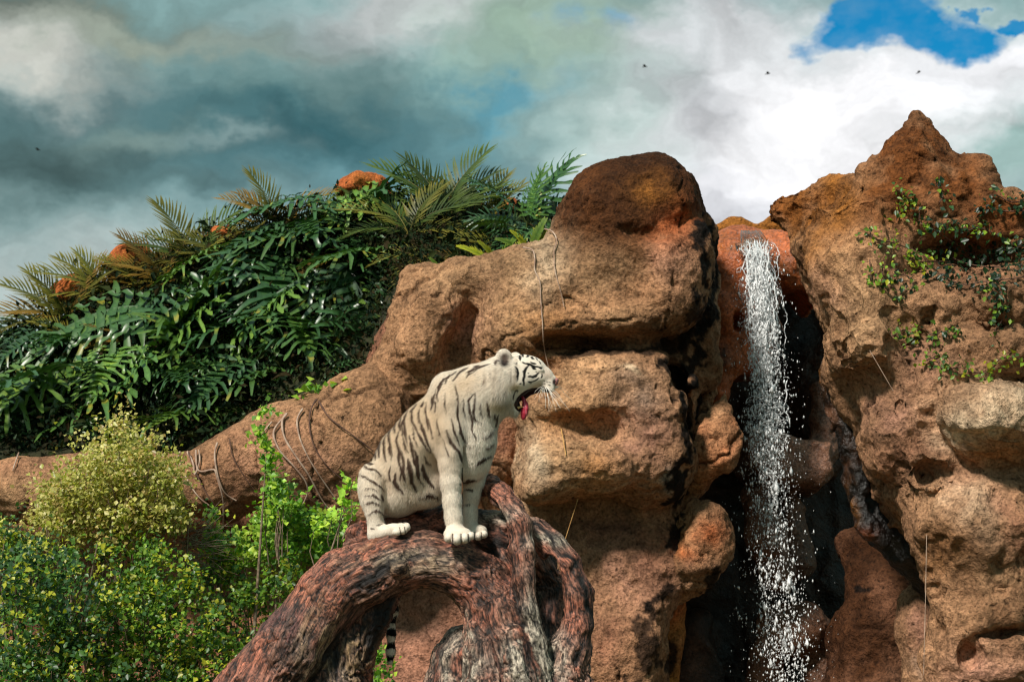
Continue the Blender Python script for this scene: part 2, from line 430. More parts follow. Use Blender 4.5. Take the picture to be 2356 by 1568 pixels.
# ---- the long ledge at left
def b_(f):
    CH(f, [(-440, 1150, 90, 17.2), (-120, 1130, 84, 17.15), (60, 1124, 80, 17.1), (160, 1118, 76, 17.15), (215, 1114, 70, 17.25), (330, 1110, 78, 17.1), (430, 1108, 78, 17.05), (520, 1094, 92, 17.0), (620, 1062, 105, 16.95),
           (700, 1050, 118, 17.0), (790, 1030, 132, 17.1), (850, 1000, 125, 17.3), (900, 960, 120, 17.5)], .1)
    CH(f, [(500, 1130, 62, 16.95), (515, 1168, 34, 17.0)], .12)
    CH(f, [(790, 975, 88, 17.15), (850, 940, 84, 17.2), (905, 900, 70, 17.4)], .14)
    CH(f, [(700, 1110, 80, 17.0), (820, 1150, 110, 17.2), (960, 1160, 120, 17.5), (1080, 1180, 110, 17.8)], .2)
    E(f, 17.5, 1000, 1060, 140, 120, .35, k=.2); E(f, 17.55, 1140, 1010, 80, 120, .3, k=.2)
rock('rock_ledge', 'long rounded brown rock ledge wrapped in thin hanging roots at left', (-560, 850, 1260, 1330, 16.2, 18.6), .022, b_, 'brown',
     [(60, 1060, 120, 30, 'red', .5), (60, 1130, 120, 50, 'tan', .7), (240, 1100, 60, 60, 'pink', .5), (520, 1100, 120, 70, 'red', .35), (700, 1060, 120, 90, 'pink', .5),
      (900, 1000, 110, 90, 'brown', .6), (980, 1060, 120, 90, 'red', .5), (560, 1010, 160, 20, 'dusk', .5), (1180, 1000, 60, 90, 'red', .6)],
     [([(185, 1060), (170, 1110)], 5, 'dark', .7)], seed=2, disp=(.07, .018, .006), foldamp=.35)

# ---- central rock
def b_(f):
    Y = 17.6
    f.slab(qpoly([(930, 900), (935, 760), (950, 650), (1000, 640), (1100, 640), (1220, 610), (1290, 560), (1310, 480), (1350, 410), (1420, 385), (1500, 385), (1550, 420), (1570, 480),
                  (1600, 540), (1605, 700), (1600, 900), (1590, 1100), (1570, 1300), (1535, 1460), (1530, 1900), (1210, 1900), (1200, 1300), (1180, 1180), (1190, 960), (1100, 930), (1000, 940)], Y), 17.15, 19.2, .25)
    # left shoulder
    CH(f, [(985, 660, 56, 17.3), (962, 760, 62, 17.25), (925, 860, 66, 17.3), (860, 940, 70, 17.4)], .12)
    CH(f, [(1060, 650, 52, 17.2), (1000, 720, 56, 17.0), (965, 800, 56, 17.0), (985, 880, 52, 17.2)], .10)
    CH(f, [(1060, 645, 48, 17.2), (1130, 650, 56, 17.1), (1210, 640, 62, 17.1)], .12)
    # body below the dome
    CH(f, [(1230, 660, 95, 17.2), (1190, 740, 90, 16.95), (1160, 790, 78, 16.95)], .12)
    E(f, 17.1, 1300, 690, 190, 130, .55, -8, k=.16); E(f, 17.0, 1240, 770, 150, 80, .5, k=.12)
    # dome
    E(f, 17.5, 1447, 508, 154, 150, .8, k=.12); E(f, 17.4, 1400, 520, 136, 130, .8, k=.1); E(f, 17.5, 1500, 470, 96, 108, .7, k=.1); E(f, 17.0, 1490, 462, 66, 36, .28, k=.08); E(f, 17.3, 1520, 480, 78, 95, .6, k=.1)
    E(f, 17.1, 1430, 640, 190, 110, .5, 10); E(f, 17.0, 1530, 640, 100, 110, .5); E(f, 16.95, 1420, 740, 160, 60, .42, 5, k=.08)
    E(f, 16.9, 1530, 700, 80, 55, .35); E(f, 17.1, 1590, 600, 48, 90, .4)
    E(f, 17.35, 1420, 600, 175, 130, .72, k=.15); E(f, 16.62, 1490, 535, 60, 24, .10, 0, .1, True); E(f, 16.55, 1480, 610, 40, 34, .1, -30, .12, True)
    E(f, 16.5, 1350, 660, 90, 24, .1, 35, .15, True)
    # deep slot under the jaw, lip below it
    E(f, 16.65, 1385, 792, 140, 22, .45, -6, .1, True); E(f, 16.7, 1310, 797, 80, 15, .45, 0, .08, True)
    CH(f, [(1290, 838, 30, 16.95), (1360, 832, 22, 16.8), (1400, 852, 20, 16.85), (1470, 850, 30, 17.0)], .1)
    CH(f, [(1385, 840, 12, 16.75), (1400, 880, 14, 16.9)], .08)
    E(f, 17.05, 1440, 880, 160, 70, .4)
    E(f, 16.7, 1300, 880, 60, 20, .1, 0, .08, True); E(f, 17.1, 1400, 905, 170, 50, .42, 0, .1)
    # second and third bulges
    E(f, 17.0, 1330, 945, 115, 38, .45, -2, .08); E(f, 17.05, 1470, 950, 120, 44, .4, 4, .1)
    E(f, 16.6, 1310, 993, 80, 10, .2, 2, .1, True)
    E(f, 17.0, 1300, 1070, 122, 78, .6, 5, .08); E(f, 16.9, 1390, 1075, 110, 70, .5, 0, .1); E(f, 17.1, 1490, 1060, 110, 100, .45)
    E(f, 16.8, 1250, 1120, 66, 46, .36, 0, .1)
    E(f, 16.75, 1400, 1192, 190, 30, .45, -2, .1, True)
    E(f, 17.05, 1490, 980, 95, 190, .42, 4, .2); E(f, 17.0, 1370, 905, 180, 80, .42, 0, .15); E(f, 17.1, 1260, 960, 60, 120, .4, 8, .2)
    E(f, 16.58, 1330, 972, 110, 12, .1, 4, .08, True)
    # lower column
    E(f, 17.3, 1450, 1300, 130, 110, .3, 0, .2); E(f, 17.2, 1400, 1500, 120, 140, .35, 0, .2); E(f, 17.35, 1300, 1400, 90, 200, .3, 0, .2)
    CH(f, [(1490, 1390, 24, 17.05), (1475, 1480, 30, 17.05), (1470, 1700, 34, 17.05)], .08)
    # right edge: streaked buttress
    CH(f, [(1600, 540, 40, 17.5), (1615, 640, 36, 17.6), (1600, 740, 44, 17.4), (1610, 850, 48, 17.5)], .12)
    E(f, 16.9, 1560, 860, 30, 46, .4, 10, .06, True); E(f, 17.0, 1590, 960, 18, 70, .4, 5, .06, True)
rock('rock_outcrop', 'tall central rock outcrop with a dark pitted dome and bulging ledges behind the tiger', (840, 340, 1720, 1900, 16.2, 19.3), .02, b_, 'brown',
     [(1440, 430, 200, 110, 'dark', 2.6), (1430, 500, 180, 90, 'dark', 1.0), (1490, 455, 54, 28, 'ochre', .65), (1330, 430, 50, 60, 'rust', .5), (1480, 560, 100, 60, 'rust', .5), (1560, 620, 60, 70, 'pink', .5), (1565, 520, 40, 60, 'orange', .5), (1330, 560, 50, 60, 'rust', .5), (1240, 830, 60, 30, 'orange', .3), (1440, 690, 90, 40, 'orange', .25),
      (1180, 620, 150, 40, 'tan', .8), (1240, 620, 40, 90, 'pale', .7), (1080, 640, 80, 40, 'tan', .6), (1080, 740, 40, 60, 'pink', .8), (960, 760, 60, 130, 'brown', .4),
      (1170, 740, 60, 80, 'tan', .6), (1280, 740, 80, 60, 'ochre', .45), (1400, 640, 110, 60, 'tan', .55), (1420, 720, 120, 50, 'tan', .5), (1450, 770, 150, 40, 'dark', .5),  # last dark patch paints shade along the jaw's underside
      (1350, 860, 100, 40, 'tan', .7), (1330, 940, 130, 30, 'tan', .8), (1310, 965, 80, 20, 'ochre', .4), (1300, 1060, 130, 75, 'tan', 1.0), (1220, 1050, 34, 80, 'pale', .9), (1380, 1070, 50, 46, 'ochre', .5),  # narrow pale strip paints the lit left edge of the big bulge
      (1500, 1000, 70, 100, 'pink', .7), (1480, 900, 60, 50, 'grey', .4), (1400, 1230, 200, 50, 'dusk', .8), (1450, 1330, 120, 90, 'pink', .7), (1400, 1500, 90, 100, 'red', .6), (1500, 1280, 60, 60, 'red', .5),  # wide dusk patch paints shade under the third bulge
      (1545, 1130, 16, 40, 'grey', .8), (1460, 857, 16, 8, 'pale', 1.2)],
     [([(1625, 520), (1635, 600), (1622, 680), (1605, 760), (1590, 860), (1592, 960), (1585, 1060), (1560, 1150), (1540, 1240)], 17, 'black', .96),
      ([(1610, 740), (1560, 770), (1480, 790), (1380, 800), (1280, 800)], 13, 'black', .8),  # black along the slot is the overhang's shade, painted in
      ([(1520, 830), (1560, 830), (1590, 900)], 17, 'black', .95), ([(1600, 700), (1570, 740), (1560, 800)], 14, 'black', .8),
      ([(1500, 1390), (1490, 1450), (1500, 1560)], 24, 'black', .85), ([(1540, 1330), (1500, 1380), (1480, 1400)], 10, 'black', .9),
      ([(1450, 1280), (1440, 1290)], 8, 'black', .5)], seed=3, disp=(.058, .022, .014), foldamp=.3)

# ---- streaked buttress rocks between the outcrop and the falls
def b_(f):
    CH(f, [(1668, 905, 8, 17.3), (1660, 950, 20, 17.3), (1650, 990, 42, 17.3), (1640, 1040, 46, 17.3), (1600, 1085, 30, 17.35), (1560, 1130, 22, 17.4), (1545, 1200, 16, 17.5)], .1)
    CH(f, [(1630, 900, 22, 17.6), (1610, 1000, 34, 17.5), (1585, 1080, 30, 17.5)], .1)
rock('hanging_boulder', 'orange teardrop boulder hanging left of the waterfall beside the black streak', (1500, 870, 1730, 1250, 16.8, 18.2), .015, b_, 'brown',
     [(1650, 1010, 50, 80, 'orange', .7), (1650, 940, 30, 60, 'tan', .6), (1655, 1010, 30, 40, 'tan', .5), (1600, 1080, 50, 30, 'ochre', .5)],
     [([(1600, 880), (1595, 960), (1600, 1040), (1570, 1090)], 20, 'black', .95), ([(1545, 1140), (1540, 1200)], 16, 'black', .8)], seed=5, disp=(.07, .03, .012), group='boulders beside the falls')
def b_(f):
    CH(f, [(1610, 1180, 30, 17.3), (1625, 1210, 42, 17.25), (1622, 1260, 44, 17.25), (1590, 1320, 42, 17.3), (1560, 1370, 30, 17.4)], .1)
    CH(f, [(1560, 1190, 20, 17.45), (1550, 1260, 30, 17.4), (1540, 1330, 30, 17.4)], .06)
    CH(f, [(1640, 1280, 12, 17.4), (1600, 1350, 20, 17.4)], .05)
rock('lower_boulder', 'rounded orange boulder below the teardrop one, left of the falling water', (1490, 1140, 1700, 1420, 16.8, 18.2), .015, b_, 'brown',
     [(1640, 1200, 40, 40, 'orange', .7), (1600, 1290, 50, 40, 'dusk', .5), (1560, 1230, 30, 50, 'ochre', .4), (1590, 1260, 30, 20, 'orange', .5)],
     [([(1572, 1170), (1570, 1230)], 5, 'black', .95), ([(1650, 1290), (1620, 1350)], 6, 'black', .9)], seed=6, disp=(.09, .035, .012), group='boulders beside the falls')
def b_(f):
    CH(f, [(1545, 1395, 36, 17.5), (1540, 1470, 28, 17.5), (1530, 1600, 30, 17.5), (1520, 1900, 40, 17.5)], .1)
rock('rock_pillar', 'greenish brown rock pillar under the two orange boulders', (1460, 1340, 1600, 1900, 17.0, 18.0), .018, b_, 'ochre',
     [(1560, 1390, 30, 30, 'orange', .8), (1540, 1480, 40, 60, 'dusk', .6)], [([(1520, 1400), (1530, 1470), (1520, 1560)], 16, 'black', .85)], seed=7, disp=(.03, .02, .008))

# ---- chute the water runs over
def b_(f):
    f.slab(qpoly([(1585, 575), (1600, 540), (1660, 548), (1750, 546), (1800, 548), (1860, 560), (1880, 700), (1840, 655), (1795, 655), (1780, 720), (1775, 850), (1640, 860), (1600, 900), (1560, 800)], 18.6), 18.3, 19.6, .18)
    CH(f, [(1700, 570, 40, 18.45), (1690, 620, 55, 18.35), (1680, 720, 50, 18.3), (1665, 820, 34, 18.4), (1650, 900, 26, 18.5)], .15)
    CH(f, [(1790, 580, 36, 18.4), (1830, 610, 46, 18.3), (1850, 640, 30, 18.3)], .12)
    E(f, 18.0, 1703, 735, 16, 26, .45, 10, .04, True)
    CH(f, [(1735, 500, 20, 18.2), (1745, 560, 16, 18.0)], .1, True)
    E(f, 18.0, 1662, 855, 22, 14, .3, 0, .06, True)
rock('waterfall_chute', 'orange wet rock chute with a round hole, under the top of the waterfall', (1540, 490, 1900, 960, 17.6, 19.7), .018, b_, 'orange',
     [(1690, 700, 60, 80, 'orange', .8), (1830, 620, 60, 40, 'rust', .6), (1700, 540, 60, 16, 'ochre', .8), (1680, 840, 50, 40, 'dusk', .5)],
     [([(1610, 540), (1630, 640), (1620, 760), (1625, 880)], 13, 'black', .95), ([(1660, 830), (1650, 900)], 14, 'black', .8)], seed=8, disp=(.05, .02, .008), mat=WETROCK)

# ---- dark recess behind the water
def b_(f):
    f.slab(qpoly([(1480, 650), (1980, 620), (2300, 1000), (2300, 1900), (1480, 1900)], 19.9), 19.7, 20.6, .1)
    CH(f, [(1960, 700, 70, 19.6), (1960, 900, 80, 19.5)], .2); CH(f, [(1880, 850, 60, 19.7), (1900, 960, 70, 19.5), (1890, 1050, 60, 19.4)], .2)
    CH(f, [(1600, 1440, 40, 19.4), (1610, 1700, 60, 19.2)], .1)
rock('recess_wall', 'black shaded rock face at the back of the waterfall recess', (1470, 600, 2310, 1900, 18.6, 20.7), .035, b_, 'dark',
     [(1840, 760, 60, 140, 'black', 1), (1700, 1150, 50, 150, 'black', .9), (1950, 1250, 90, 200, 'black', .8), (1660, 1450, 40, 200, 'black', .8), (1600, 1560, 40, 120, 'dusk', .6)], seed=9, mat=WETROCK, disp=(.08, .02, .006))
def b_(f):
    f.slab(qpoly([(1700, 1010), (1760, 985), (1860, 1010), (1905, 1020), (1912, 1090), (1880, 1130), (1800, 1120), (1750, 1110), (1710, 1070)], 18.9), 18.6, 19.8, .1)
    CH(f, [(1890, 900, 30, 19.2), (1900, 980, 36, 19.1), (1895, 1040, 34, 19.0)], .1)
    CH(f, [(1735, 1140, 36, 18.9), (1760, 1230, 44, 18.8), (1790, 1320, 36, 18.8)], .12); CH(f, [(1820, 1170, 34, 19.1), (1830, 1290, 44, 19.1)], .1)
rock('stepped_boulder', 'brown block of rock halfway down behind the falling water', (1660, 850, 1960, 1400, 18.2, 19.9), .02, b_, 'dusk',
     [(1860, 1050, 50, 50, 'pink', .8), (1760, 1250, 60, 80, 'dusk', .6), (1760, 1130, 60, 30, 'dark', .6)], seed=10, mat=WETROCK, disp=(.04, .02, .008), group='wet rocks behind the water')
def b_(f):
    CH(f, [(1790, 1440, 44, 18.7), (1850, 1450, 60, 18.7), (1890, 1470, 46, 18.8), (1900, 1560, 50, 18.8), (1900, 1800, 90, 18.7)], .1)
    CH(f, [(1760, 1500, 30, 18.6), (1770, 1600, 50, 18.7), (1760, 1800, 80, 18.7)], .1)
rock('splash_boulder', 'dark brown boulder at the foot of the falls, lowest in the recess', (1680, 1370, 2010, 1860, 18.1, 19.6), .02, b_, 'dusk',
     [(1810, 1450, 40, 40, 'brown', .7)], seed=11, mat=WETROCK, disp=(.04, .02, .008), group='wet rocks behind the water')
def b_(f):
    CH(f, [(2000, 1290, 60, 18.4), (2040, 1380, 80, 18.2), (2000, 1480, 90, 18.3), (1990, 1700, 130, 18.2), (1990, 1850, 140, 18.2)], .2); CH(f, [(1970, 1250, 34, 18.5), (2060, 1300, 60, 18.3)], .1)
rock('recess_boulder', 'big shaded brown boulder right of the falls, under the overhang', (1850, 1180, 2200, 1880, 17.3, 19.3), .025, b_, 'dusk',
     [(2000, 1380, 200, 260, 'dark', 1.1), (1980, 1320, 90, 90, 'dark', .9), (2060, 1400, 60, 60, 'dusk', .6), (1960, 1480, 80, 120, 'dark', 1.0)], [([(1985, 1383), (2020, 1386)], 4, 'black', .9)], seed=12, disp=(.06, .025, .008), group='boulders right of the falls')  # dark patches put the overhang's shade into the stone colour
def b_(f):
    CH(f, [(2110, 1390, 44, 16.9), (2120, 1450, 60, 16.8), (2150, 1530, 66, 16.8), (2160, 1700, 90, 16.8), (2160, 1850, 90, 16.8)], .1); CH(f, [(2170, 1420, 40, 16.9), (2190, 1520, 40, 16.8)], .1)
rock('corner_boulder', 'light brown boulder in front of the shaded one at lower right', (2020, 1320, 2290, 1860, 16.1, 17.8), .02, b_, 'brown',
     [(2100, 1420, 40, 60, 'pink', .8), (2150, 1520, 60, 40, 'grey', .5)], [([(2110, 1480), (2170, 1520)], 14, 'dark', .6)], seed=13, disp=(.04, .02, .01), group='boulders right of the falls')

# ---- right rock
def b_(f):
    Y = 15.9
    f.slab(qpoly([(1840, 560), (1860, 480), (1930, 450), (2000, 430), (2060, 330), (2110, 290), (2140, 380), (2260, 410), (2290, 450), (2500, 470), (2500, 1900), (2260, 1900),
                  (2240, 1500), (2200, 1380), (2140, 1270), (2040, 1140), (1990, 1000), (1940, 900), (1915, 850), (1935, 760), (1895, 660)], Y), 15.5, 16.6, .25)
    # peak
    CH(f, [(2100, 270, 32, 16.0), (2103, 320, 62, 16.0), (2115, 390, 92, 15.9), (2130, 480, 105, 15.8)], .1)
    CH(f, [(2060, 340, 28, 16.0), (2020, 400, 34, 15.9), (1990, 450, 40, 15.8)], .12); CH(f, [(2136, 320, 32, 15.95), (2170, 410, 46, 15.8), (2240, 400, 46, 15.9), (2265, 425, 34, 15.9)], .12)
    CH(f, [(2300, 490, 44, 15.7), (2400, 490, 44, 15.7), (2520, 500, 44, 15.7)], .1)
    # left shoulder knobs
    CH(f, [(1800, 485, 46, 16.6), (1860, 470, 42, 16.5), (1920, 440, 40, 16.4), (1960, 440, 30, 16.2)], .1)
    CH(f, [(1800, 495, 34, 16.7), (1836, 550, 28, 16.5)], .1)
    CH(f, [(1905, 540, 62, 15.8), (1935, 620, 66, 15.6), (1955, 690, 50, 15.6)], .1)
    CH(f, [(2000, 500, 56, 15.7), (1980, 600, 80, 15.5), (1990, 700, 84, 15.4)], .12)
    CH(f, [(1975, 430, 26, 15.7), (2005, 480, 26, 15.5), (2030, 540, 20, 15.4)], .05)
    E(f, 15.5, 1978, 800, 86, 84, .55, 20, .12); E(f, 15.5, 2010, 830, 90, 60, .45, -20, .1)
    # hollow with vines
    E(f, 15.25, 2240, 562, 150, 50, .6, -6, .15, True); E(f, 15.3, 2200, 640, 110, 26, .35, 5, .12, True)
    E(f, 15.0, 2140, 560, 30, 60, .3, 0, .12, True)
    E(f, 15.55, 2120, 720, 120, 80, .45, 0, .15); E(f, 15.4, 2290, 690, 100, 70, .45, 0, .1); E(f, 15.4, 2290, 800, 110, 50, .4, 0, .1)
    E(f, 15.45, 2090, 890, 120, 70, .4, 10, .12)
    E(f, 15.1, 1990, 905, 70, 24, .35, -10, .1, True); E(f, 15.0, 2300, 752, 110, 9, .22, 8, .08, True)
    E(f, 15.15, 2135, 740, 14, 20, .35, 0, .06, True)
    CH(f, [(2020, 560, 16, 14.95), (2040, 700, 14, 14.85), (2010, 820, 12, 14.9)], .12, True); CH(f, [(2140, 900, 14, 14.95), (2160, 1040, 16, 14.9), (2150, 1150, 12, 14.9)], .12, True)
    E(f, 15.45, 2160, 900, 130, 160, .35, 20, .25)
    # middle: pitted face, pale boulder
    E(f, 15.5, 2070, 1000, 90, 110, .42, 20, .12); E(f, 15.35, 2130, 1080, 60, 90, .35, 10, .1)
    E(f, 15.15, 2270, 970, 105, 84, .55, 0, .05); E(f, 15.1, 2210, 950, 50, 60, .4, 0, .06); E(f, 15.15, 2340, 980, 90, 80, .5, 0, .06)
    E(f, 14.9, 2290, 1085, 140, 20, .6, 0, .08, True); E(f, 15.1, 2135, 1090, 26, 26, .3, 0, .08, True)
    E(f, 15.4, 2250, 1170, 150, 66, .5, -4, .1); E(f, 15.3, 2180, 1200, 80, 60, .45, 20, .1); E(f, 15.25, 2330, 1210, 90, 50, .45, 0, .1); E(f, 15.45, 2260, 1270, 110, 60, .45, 0, .1)
    E(f, 15.3, 2230, 1230, 90, 90, .4, 0, .15)
    CH(f, [(2240, 1325, 26, 15.25), (2290, 1312, 26, 15.2), (2400, 1320, 30, 15.2)], .08); CH(f, [(2240, 1330, 24, 15.25), (2236, 1400, 22, 15.2), (2240, 1470, 26, 15.2)], .08)
    E(f, 15.4, 2310, 1400, 60, 60, .35, 0, .06); E(f, 15.1, 2300, 1350, 60, 12, .3, 0, .05, True)
    E(f, 15.4, 2290, 1260, 170, 260, .32, 10, .3); E(f, 15.4, 2250, 1500, 130, 200, .4, -15, .25)
    E(f, 15.4, 2300, 1530, 100, 80, .45, 0, .1); E(f, 15.0, 2330, 1452, 90, 12, .2, 4, .08, True); E(f, 15.05, 2235, 1500, 22, 30, .12, -20, .08, True)
rock('cliff', 'large pitted rock cliff with a pointed peak filling the right side', (1720, 210, 2520, 1900, 14.5, 18.1), .022, b_, 'brown',
     [(1960, 640, 90, 120, 'tan', .7), (2180, 1080, 90, 120, 'pink', .5), (2040, 1100, 50, 120, 'red', .4), (2150, 1250, 40, 80, 'ochre', .4), (2110, 360, 130, 140, 'rust', 1.2), (2100, 260, 60, 50, 'dark', .9), (2240, 410, 70, 60, 'rust', 1.0), (2180, 380, 50, 50, 'dark', .5), (1840, 480, 120, 60, 'rust', 1.0), (1930, 470, 70, 60, 'ochre', .8), (2100, 470, 100, 60, 'rust', .7),
      (2320, 500, 140, 50, 'rust', 1.1), (1880, 560, 60, 60, 'ochre', .5), (1890, 650, 40, 50, 'pink', .6), (2060, 580, 80, 60, 'brown', .5), (2220, 600, 150, 60, 'dusk', .8), (2140, 690, 90, 60, 'brown', .6),  # wide dusk patch paints the shade of the vine hollow
      (1990, 760, 60, 60, 'tan', .9), (2120, 800, 80, 50, 'pink', .7), (2300, 700, 80, 60, 'brown', .5), (2050, 940, 80, 60, 'pink', .7), (2080, 1030, 50, 60, 'red', .5), (2270, 960, 95, 70, 'pale', 1.5), (2290, 1040, 90, 30, 'ochre', .5),
      (2140, 1130, 60, 70, 'tan', .6), (2250, 1160, 80, 50, 'pale', .5), (2330, 1200, 50, 60, 'red', .7), (2260, 1300, 80, 30, 'tan', .5), (2310, 1420, 60, 50, 'brown', .6), (2280, 1540, 90, 60, 'pink', .7)],
     [([(1800, 545), (1815, 590), (1850, 640)], 10, 'dark', .7), ([(2290, 1380), (2330, 1500)], 10, 'dark', .4)], seed=14, disp=(.07, .035, .014), foldamp=.8)
# dark ridge of rock behind the cliff's left edge
def b_(f):
    CH(f, [(1905, 850, 24, 16.6), (1935, 920, 36, 16.6), (1980, 1000, 46, 16.6), (2005, 1100, 54, 16.6), (2040, 1190, 60, 16.6), (2090, 1260, 46, 16.6), (2150, 1320, 50, 16.7)], .1)
    CH(f, [(1935, 935, 14, 16.3), (1960, 1030, 18, 16.3), (1985, 1120, 20, 16.3)], .08); CH(f, [(1925, 950, 13, 16.3), (1916, 985, 8, 16.4)], .04)
    CH(f, [(1975, 1160, 20, 16.3), (1995, 1210, 26, 16.3), (2030, 1240, 20, 16.3)], .08)
rock('cliff_buttress', 'narrow black stained ridge of rock along the left edge of the cliff', (1850, 810, 2230, 1400, 16.0, 17.4), .018, b_, 'black',
     [(1920, 950, 16, 24, 'dusk', .9), (1970, 1150, 12, 50, 'ochre', .4), (1990, 1210, 26, 18, 'orange', .4), (1890, 870, 12, 40, 'ochre', .5), (1960, 1050, 14, 60, 'dark', .9)], seed=15, disp=(.03, .03, .012), mat=WETROCK)

# ---- small orange boulders along the ridge
for (x, y, rx, ry, Y, lab) in [(835, 425, 56, 36, 20.4, 'largest orange boulder poking above the plants on the ridge'), (312, 600, 46, 32, 20.3, 'orange boulder half hidden by palm fronds at left of the ridge'),
                         (185, 668, 50, 34, 20.2, 'leftmost rusty boulder behind the arching palm'), (1172, 486, 24, 26, 20.9, 'small brown boulder between the palms and the rock dome'),
                         (1070, 458, 34, 22, 20.9, 'low brown boulder behind the tallest palm'), (520, 545, 40, 30, 20.2, 'orange boulder glimpsed between fronds midway up the ridge')]:
    def b_(f, x=x, y=y, rx=rx, ry=ry, Y=Y): E(f, Y, x, y, rx, ry, .4); E(f, Y, x - rx * .5, y + ry * .6, rx * .8, ry * .8, .4); E(f, Y, x + rx * .55, y + ry * .8, rx * .7, ry * .7, .35)
    rock('boulder', lab, (x - rx * 2, y - ry * 1.8, x + rx * 2, y + ry * 3, Y - .7, Y + .7), .03, b_, 'orange', [(x, y, rx, ry, 'ochre', .5)], seed=x, disp=(.04, .03, .008), group='boulders on the ridge')
# low rocks behind the lip of the falls
def b_(f): CH(f, [(1640, 530, 16, 20.0), (1690, 530, 28, 20.0), (1740, 540, 20, 20), (1900, 470, 50, 20.0), (1930, 450, 44, 20)], .1)
rock('far_rock', 'low brown rocks behind the lip of the waterfall', (1590, 380, 1990, 600, 19.4, 20.6), .03, b_, 'ochre', [(1930, 420, 60, 40, 'ochre', .8)], seed=20, disp=(.03, .02, .005))
# ================================================================== DRIFTWOOD
TY = 12.3
WOOD = [  # chains of (px, py, radius px, depth offset m)
 [(60, 900, 60, -.1), (150, 800, 52, -.08), (215, 735, 42, -.05), (255, 692, 37, -.03), (293, 645, 36, 0), (328, 600, 33, 0), (345, 583, 32, 0), (368, 574, 31, 0), (392, 564, 27.5, 0), (424, 559, 26, .02), (454, 566, 26, .04), (480, 583, 28, .04),
  (498, 610, 33, .03), (503, 650, 38, .02), (503, 700, 42, .02), (505, 800, 50, .02), (500, 950, 60, .02)],
 [(350, 600, 26, .14), (345, 640, 30, .14), (335, 690, 34, .14), (330, 760, 36, .14), (330, 950, 44, .14)],
 [(392, 580, 14, .1), (372, 620, 16, .08), (352, 660, 14, .06), (340, 720, 14, .06)],
 [(352, 556, 10, .22), (359, 536, 12, .22), (372, 534, 14, .26), (395, 531, 14, .26), (422, 524, 16, .28), (448, 520, 17, .3), (475, 528, 20, .3), (500, 540, 22, .28), (520, 552, 18, .28)],
 [(352, 548, 9, .14), (360, 552, 12, .1), (375, 556, 12, .08)],
 [(470, 522, 9, .3), (492, 519, 8, .22), (515, 524, 9, .18), (535, 531, 11, .12), (552, 545, 13, .08), (568, 564, 13, .04), (579, 592, 14, .02), (580, 624, 15, .02), (569, 652, 20, .02), (556, 690, 30, .02), (550, 800, 40, .02), (545, 950, 50, .02)],
 [(482, 489, 8.5, .28), (490, 485, 9, .2), (500, 494, 10, .06), (511, 508, 10.5, -.02), (519, 525, 11.5, -.08), (522, 550, 11.5, -.1), (524, 578, 11, -.12), (528, 610, 10, -.14), (536, 645, 10, -.13), (543, 690, 11, -.12), (545, 800, 14, -.1)],
 [(540, 560, 14, .5), (550, 590, 18, .55), (548, 630, 18, .5), (545, 670, 24, .35)],
 [(463, 648, 22, .26), (456, 662, 24, .26), (452, 690, 28, .24), (452, 800, 36, .2)],
 [(500, 560, 14, .2), (515, 590, 16, .16), (520, 620, 18, .1)],
 [(476, 628, 9, -.10), (486, 645, 13, -.14), (488, 690, 22, -.18), (486, 800, 30, -.16)],
 [(515, 640, 14, -.14), (520, 680, 20, -.18), (525, 800, 26, -.16)],
 [(583, 668, 2.5, .0), (585, 655, 1.8, 0)], [(584, 672, 2.5, -.02), (587, 684, 4, -.02), (583, 700, 4, 0)],
]
W3 = [[(P(a, b, TY + d), r * mpp(TY + d)) for a, b, r, d in ch] for ch in WOOD]
allp = np.array([p for ch in W3 for p, r in ch if p[2] > -.3]); 
f = Field(np.array([allp[:, 0].min() - .3, 11.8, -.05]), np.array([allp[:, 0].max() + .25, 13.0, allp[:, 2].max() + .12]), .0095)
for ch in W3:
    for (p, r), (q, r2) in zip(ch[:-1], ch[1:]): f.cone(p, r, q, r2, .035)
# grooves and hollows
def wpt(a, b, d): return P(a, b, TY + d)
f.ell(wpt(549, 588, .12), (.088, .22, .25), .02, -8, True)
f.ell(wpt(276, 640, -.27), (.03, .08, .02), .02, 30, True)
f.cone(wpt(505, 590, -.3), .03, wpt(519, 700, -.33), .02, .04, True)
f.cone(wpt(310, 690, -.22), .04, wpt(372, 610, -.24), .03, .05, True)
f.ell(wpt(398, 565, -.17), (.06, .05, .055), .04)
V, F = f.mesh(); n = vnormals(V, F)
def grain(V):
    """grain coordinates: two across the limb, one along it"""
    best = np.full(len(V), 1e9); G = np.zeros((len(V), 3)); T = np.zeros((len(V), 3)); S2 = np.full(len(V), 1e9)
    for ci, ch in enumerate(W3):
        s = ci * 3.7
        for (p, r), (q, r2) in zip(ch[:-1], ch[1:]):
            e = q - p; ln = np.linalg.norm(e); eu = e / ln
            t = np.clip((V - p) @ eu / ln, 0, 1); o = V - p - t[:, None] * e; dd = np.linalg.norm(o, axis=1); d = dd - (r + (r2 - r) * t)
            m = d < best; u = np.cross(eu, [0, 1, 0]); u /= np.linalg.norm(u); v = np.cross(eu, u)
            tw = (s + t * ln) * .9; c_, s_ = np.cos(tw), np.sin(tw); a, b = o @ u, o @ v
            g = np.stack([a * c_ - b * s_, a * s_ + b * c_, s + t * ln], 1)
            G[m] = g[m]; T[m] = eu; best[m] = d[m]; s += ln
    return G, T
G, T = grain(V)
g1 = G * [9, 9, 1.6]; g2 = G * [26, 26, 4.2]; g3 = G * [60, 60, 9]
wp = fbm(V, 5, 3, .5, 3)[:, None] * .6
n1 = fbm(g1 + wp, 1, 3, .5, 1); n2 = fbm(g2 + wp * 2, 1, 3, .55, 2); n3 = fbm(g3 + wp * 3, 1, 2, .5, 3)
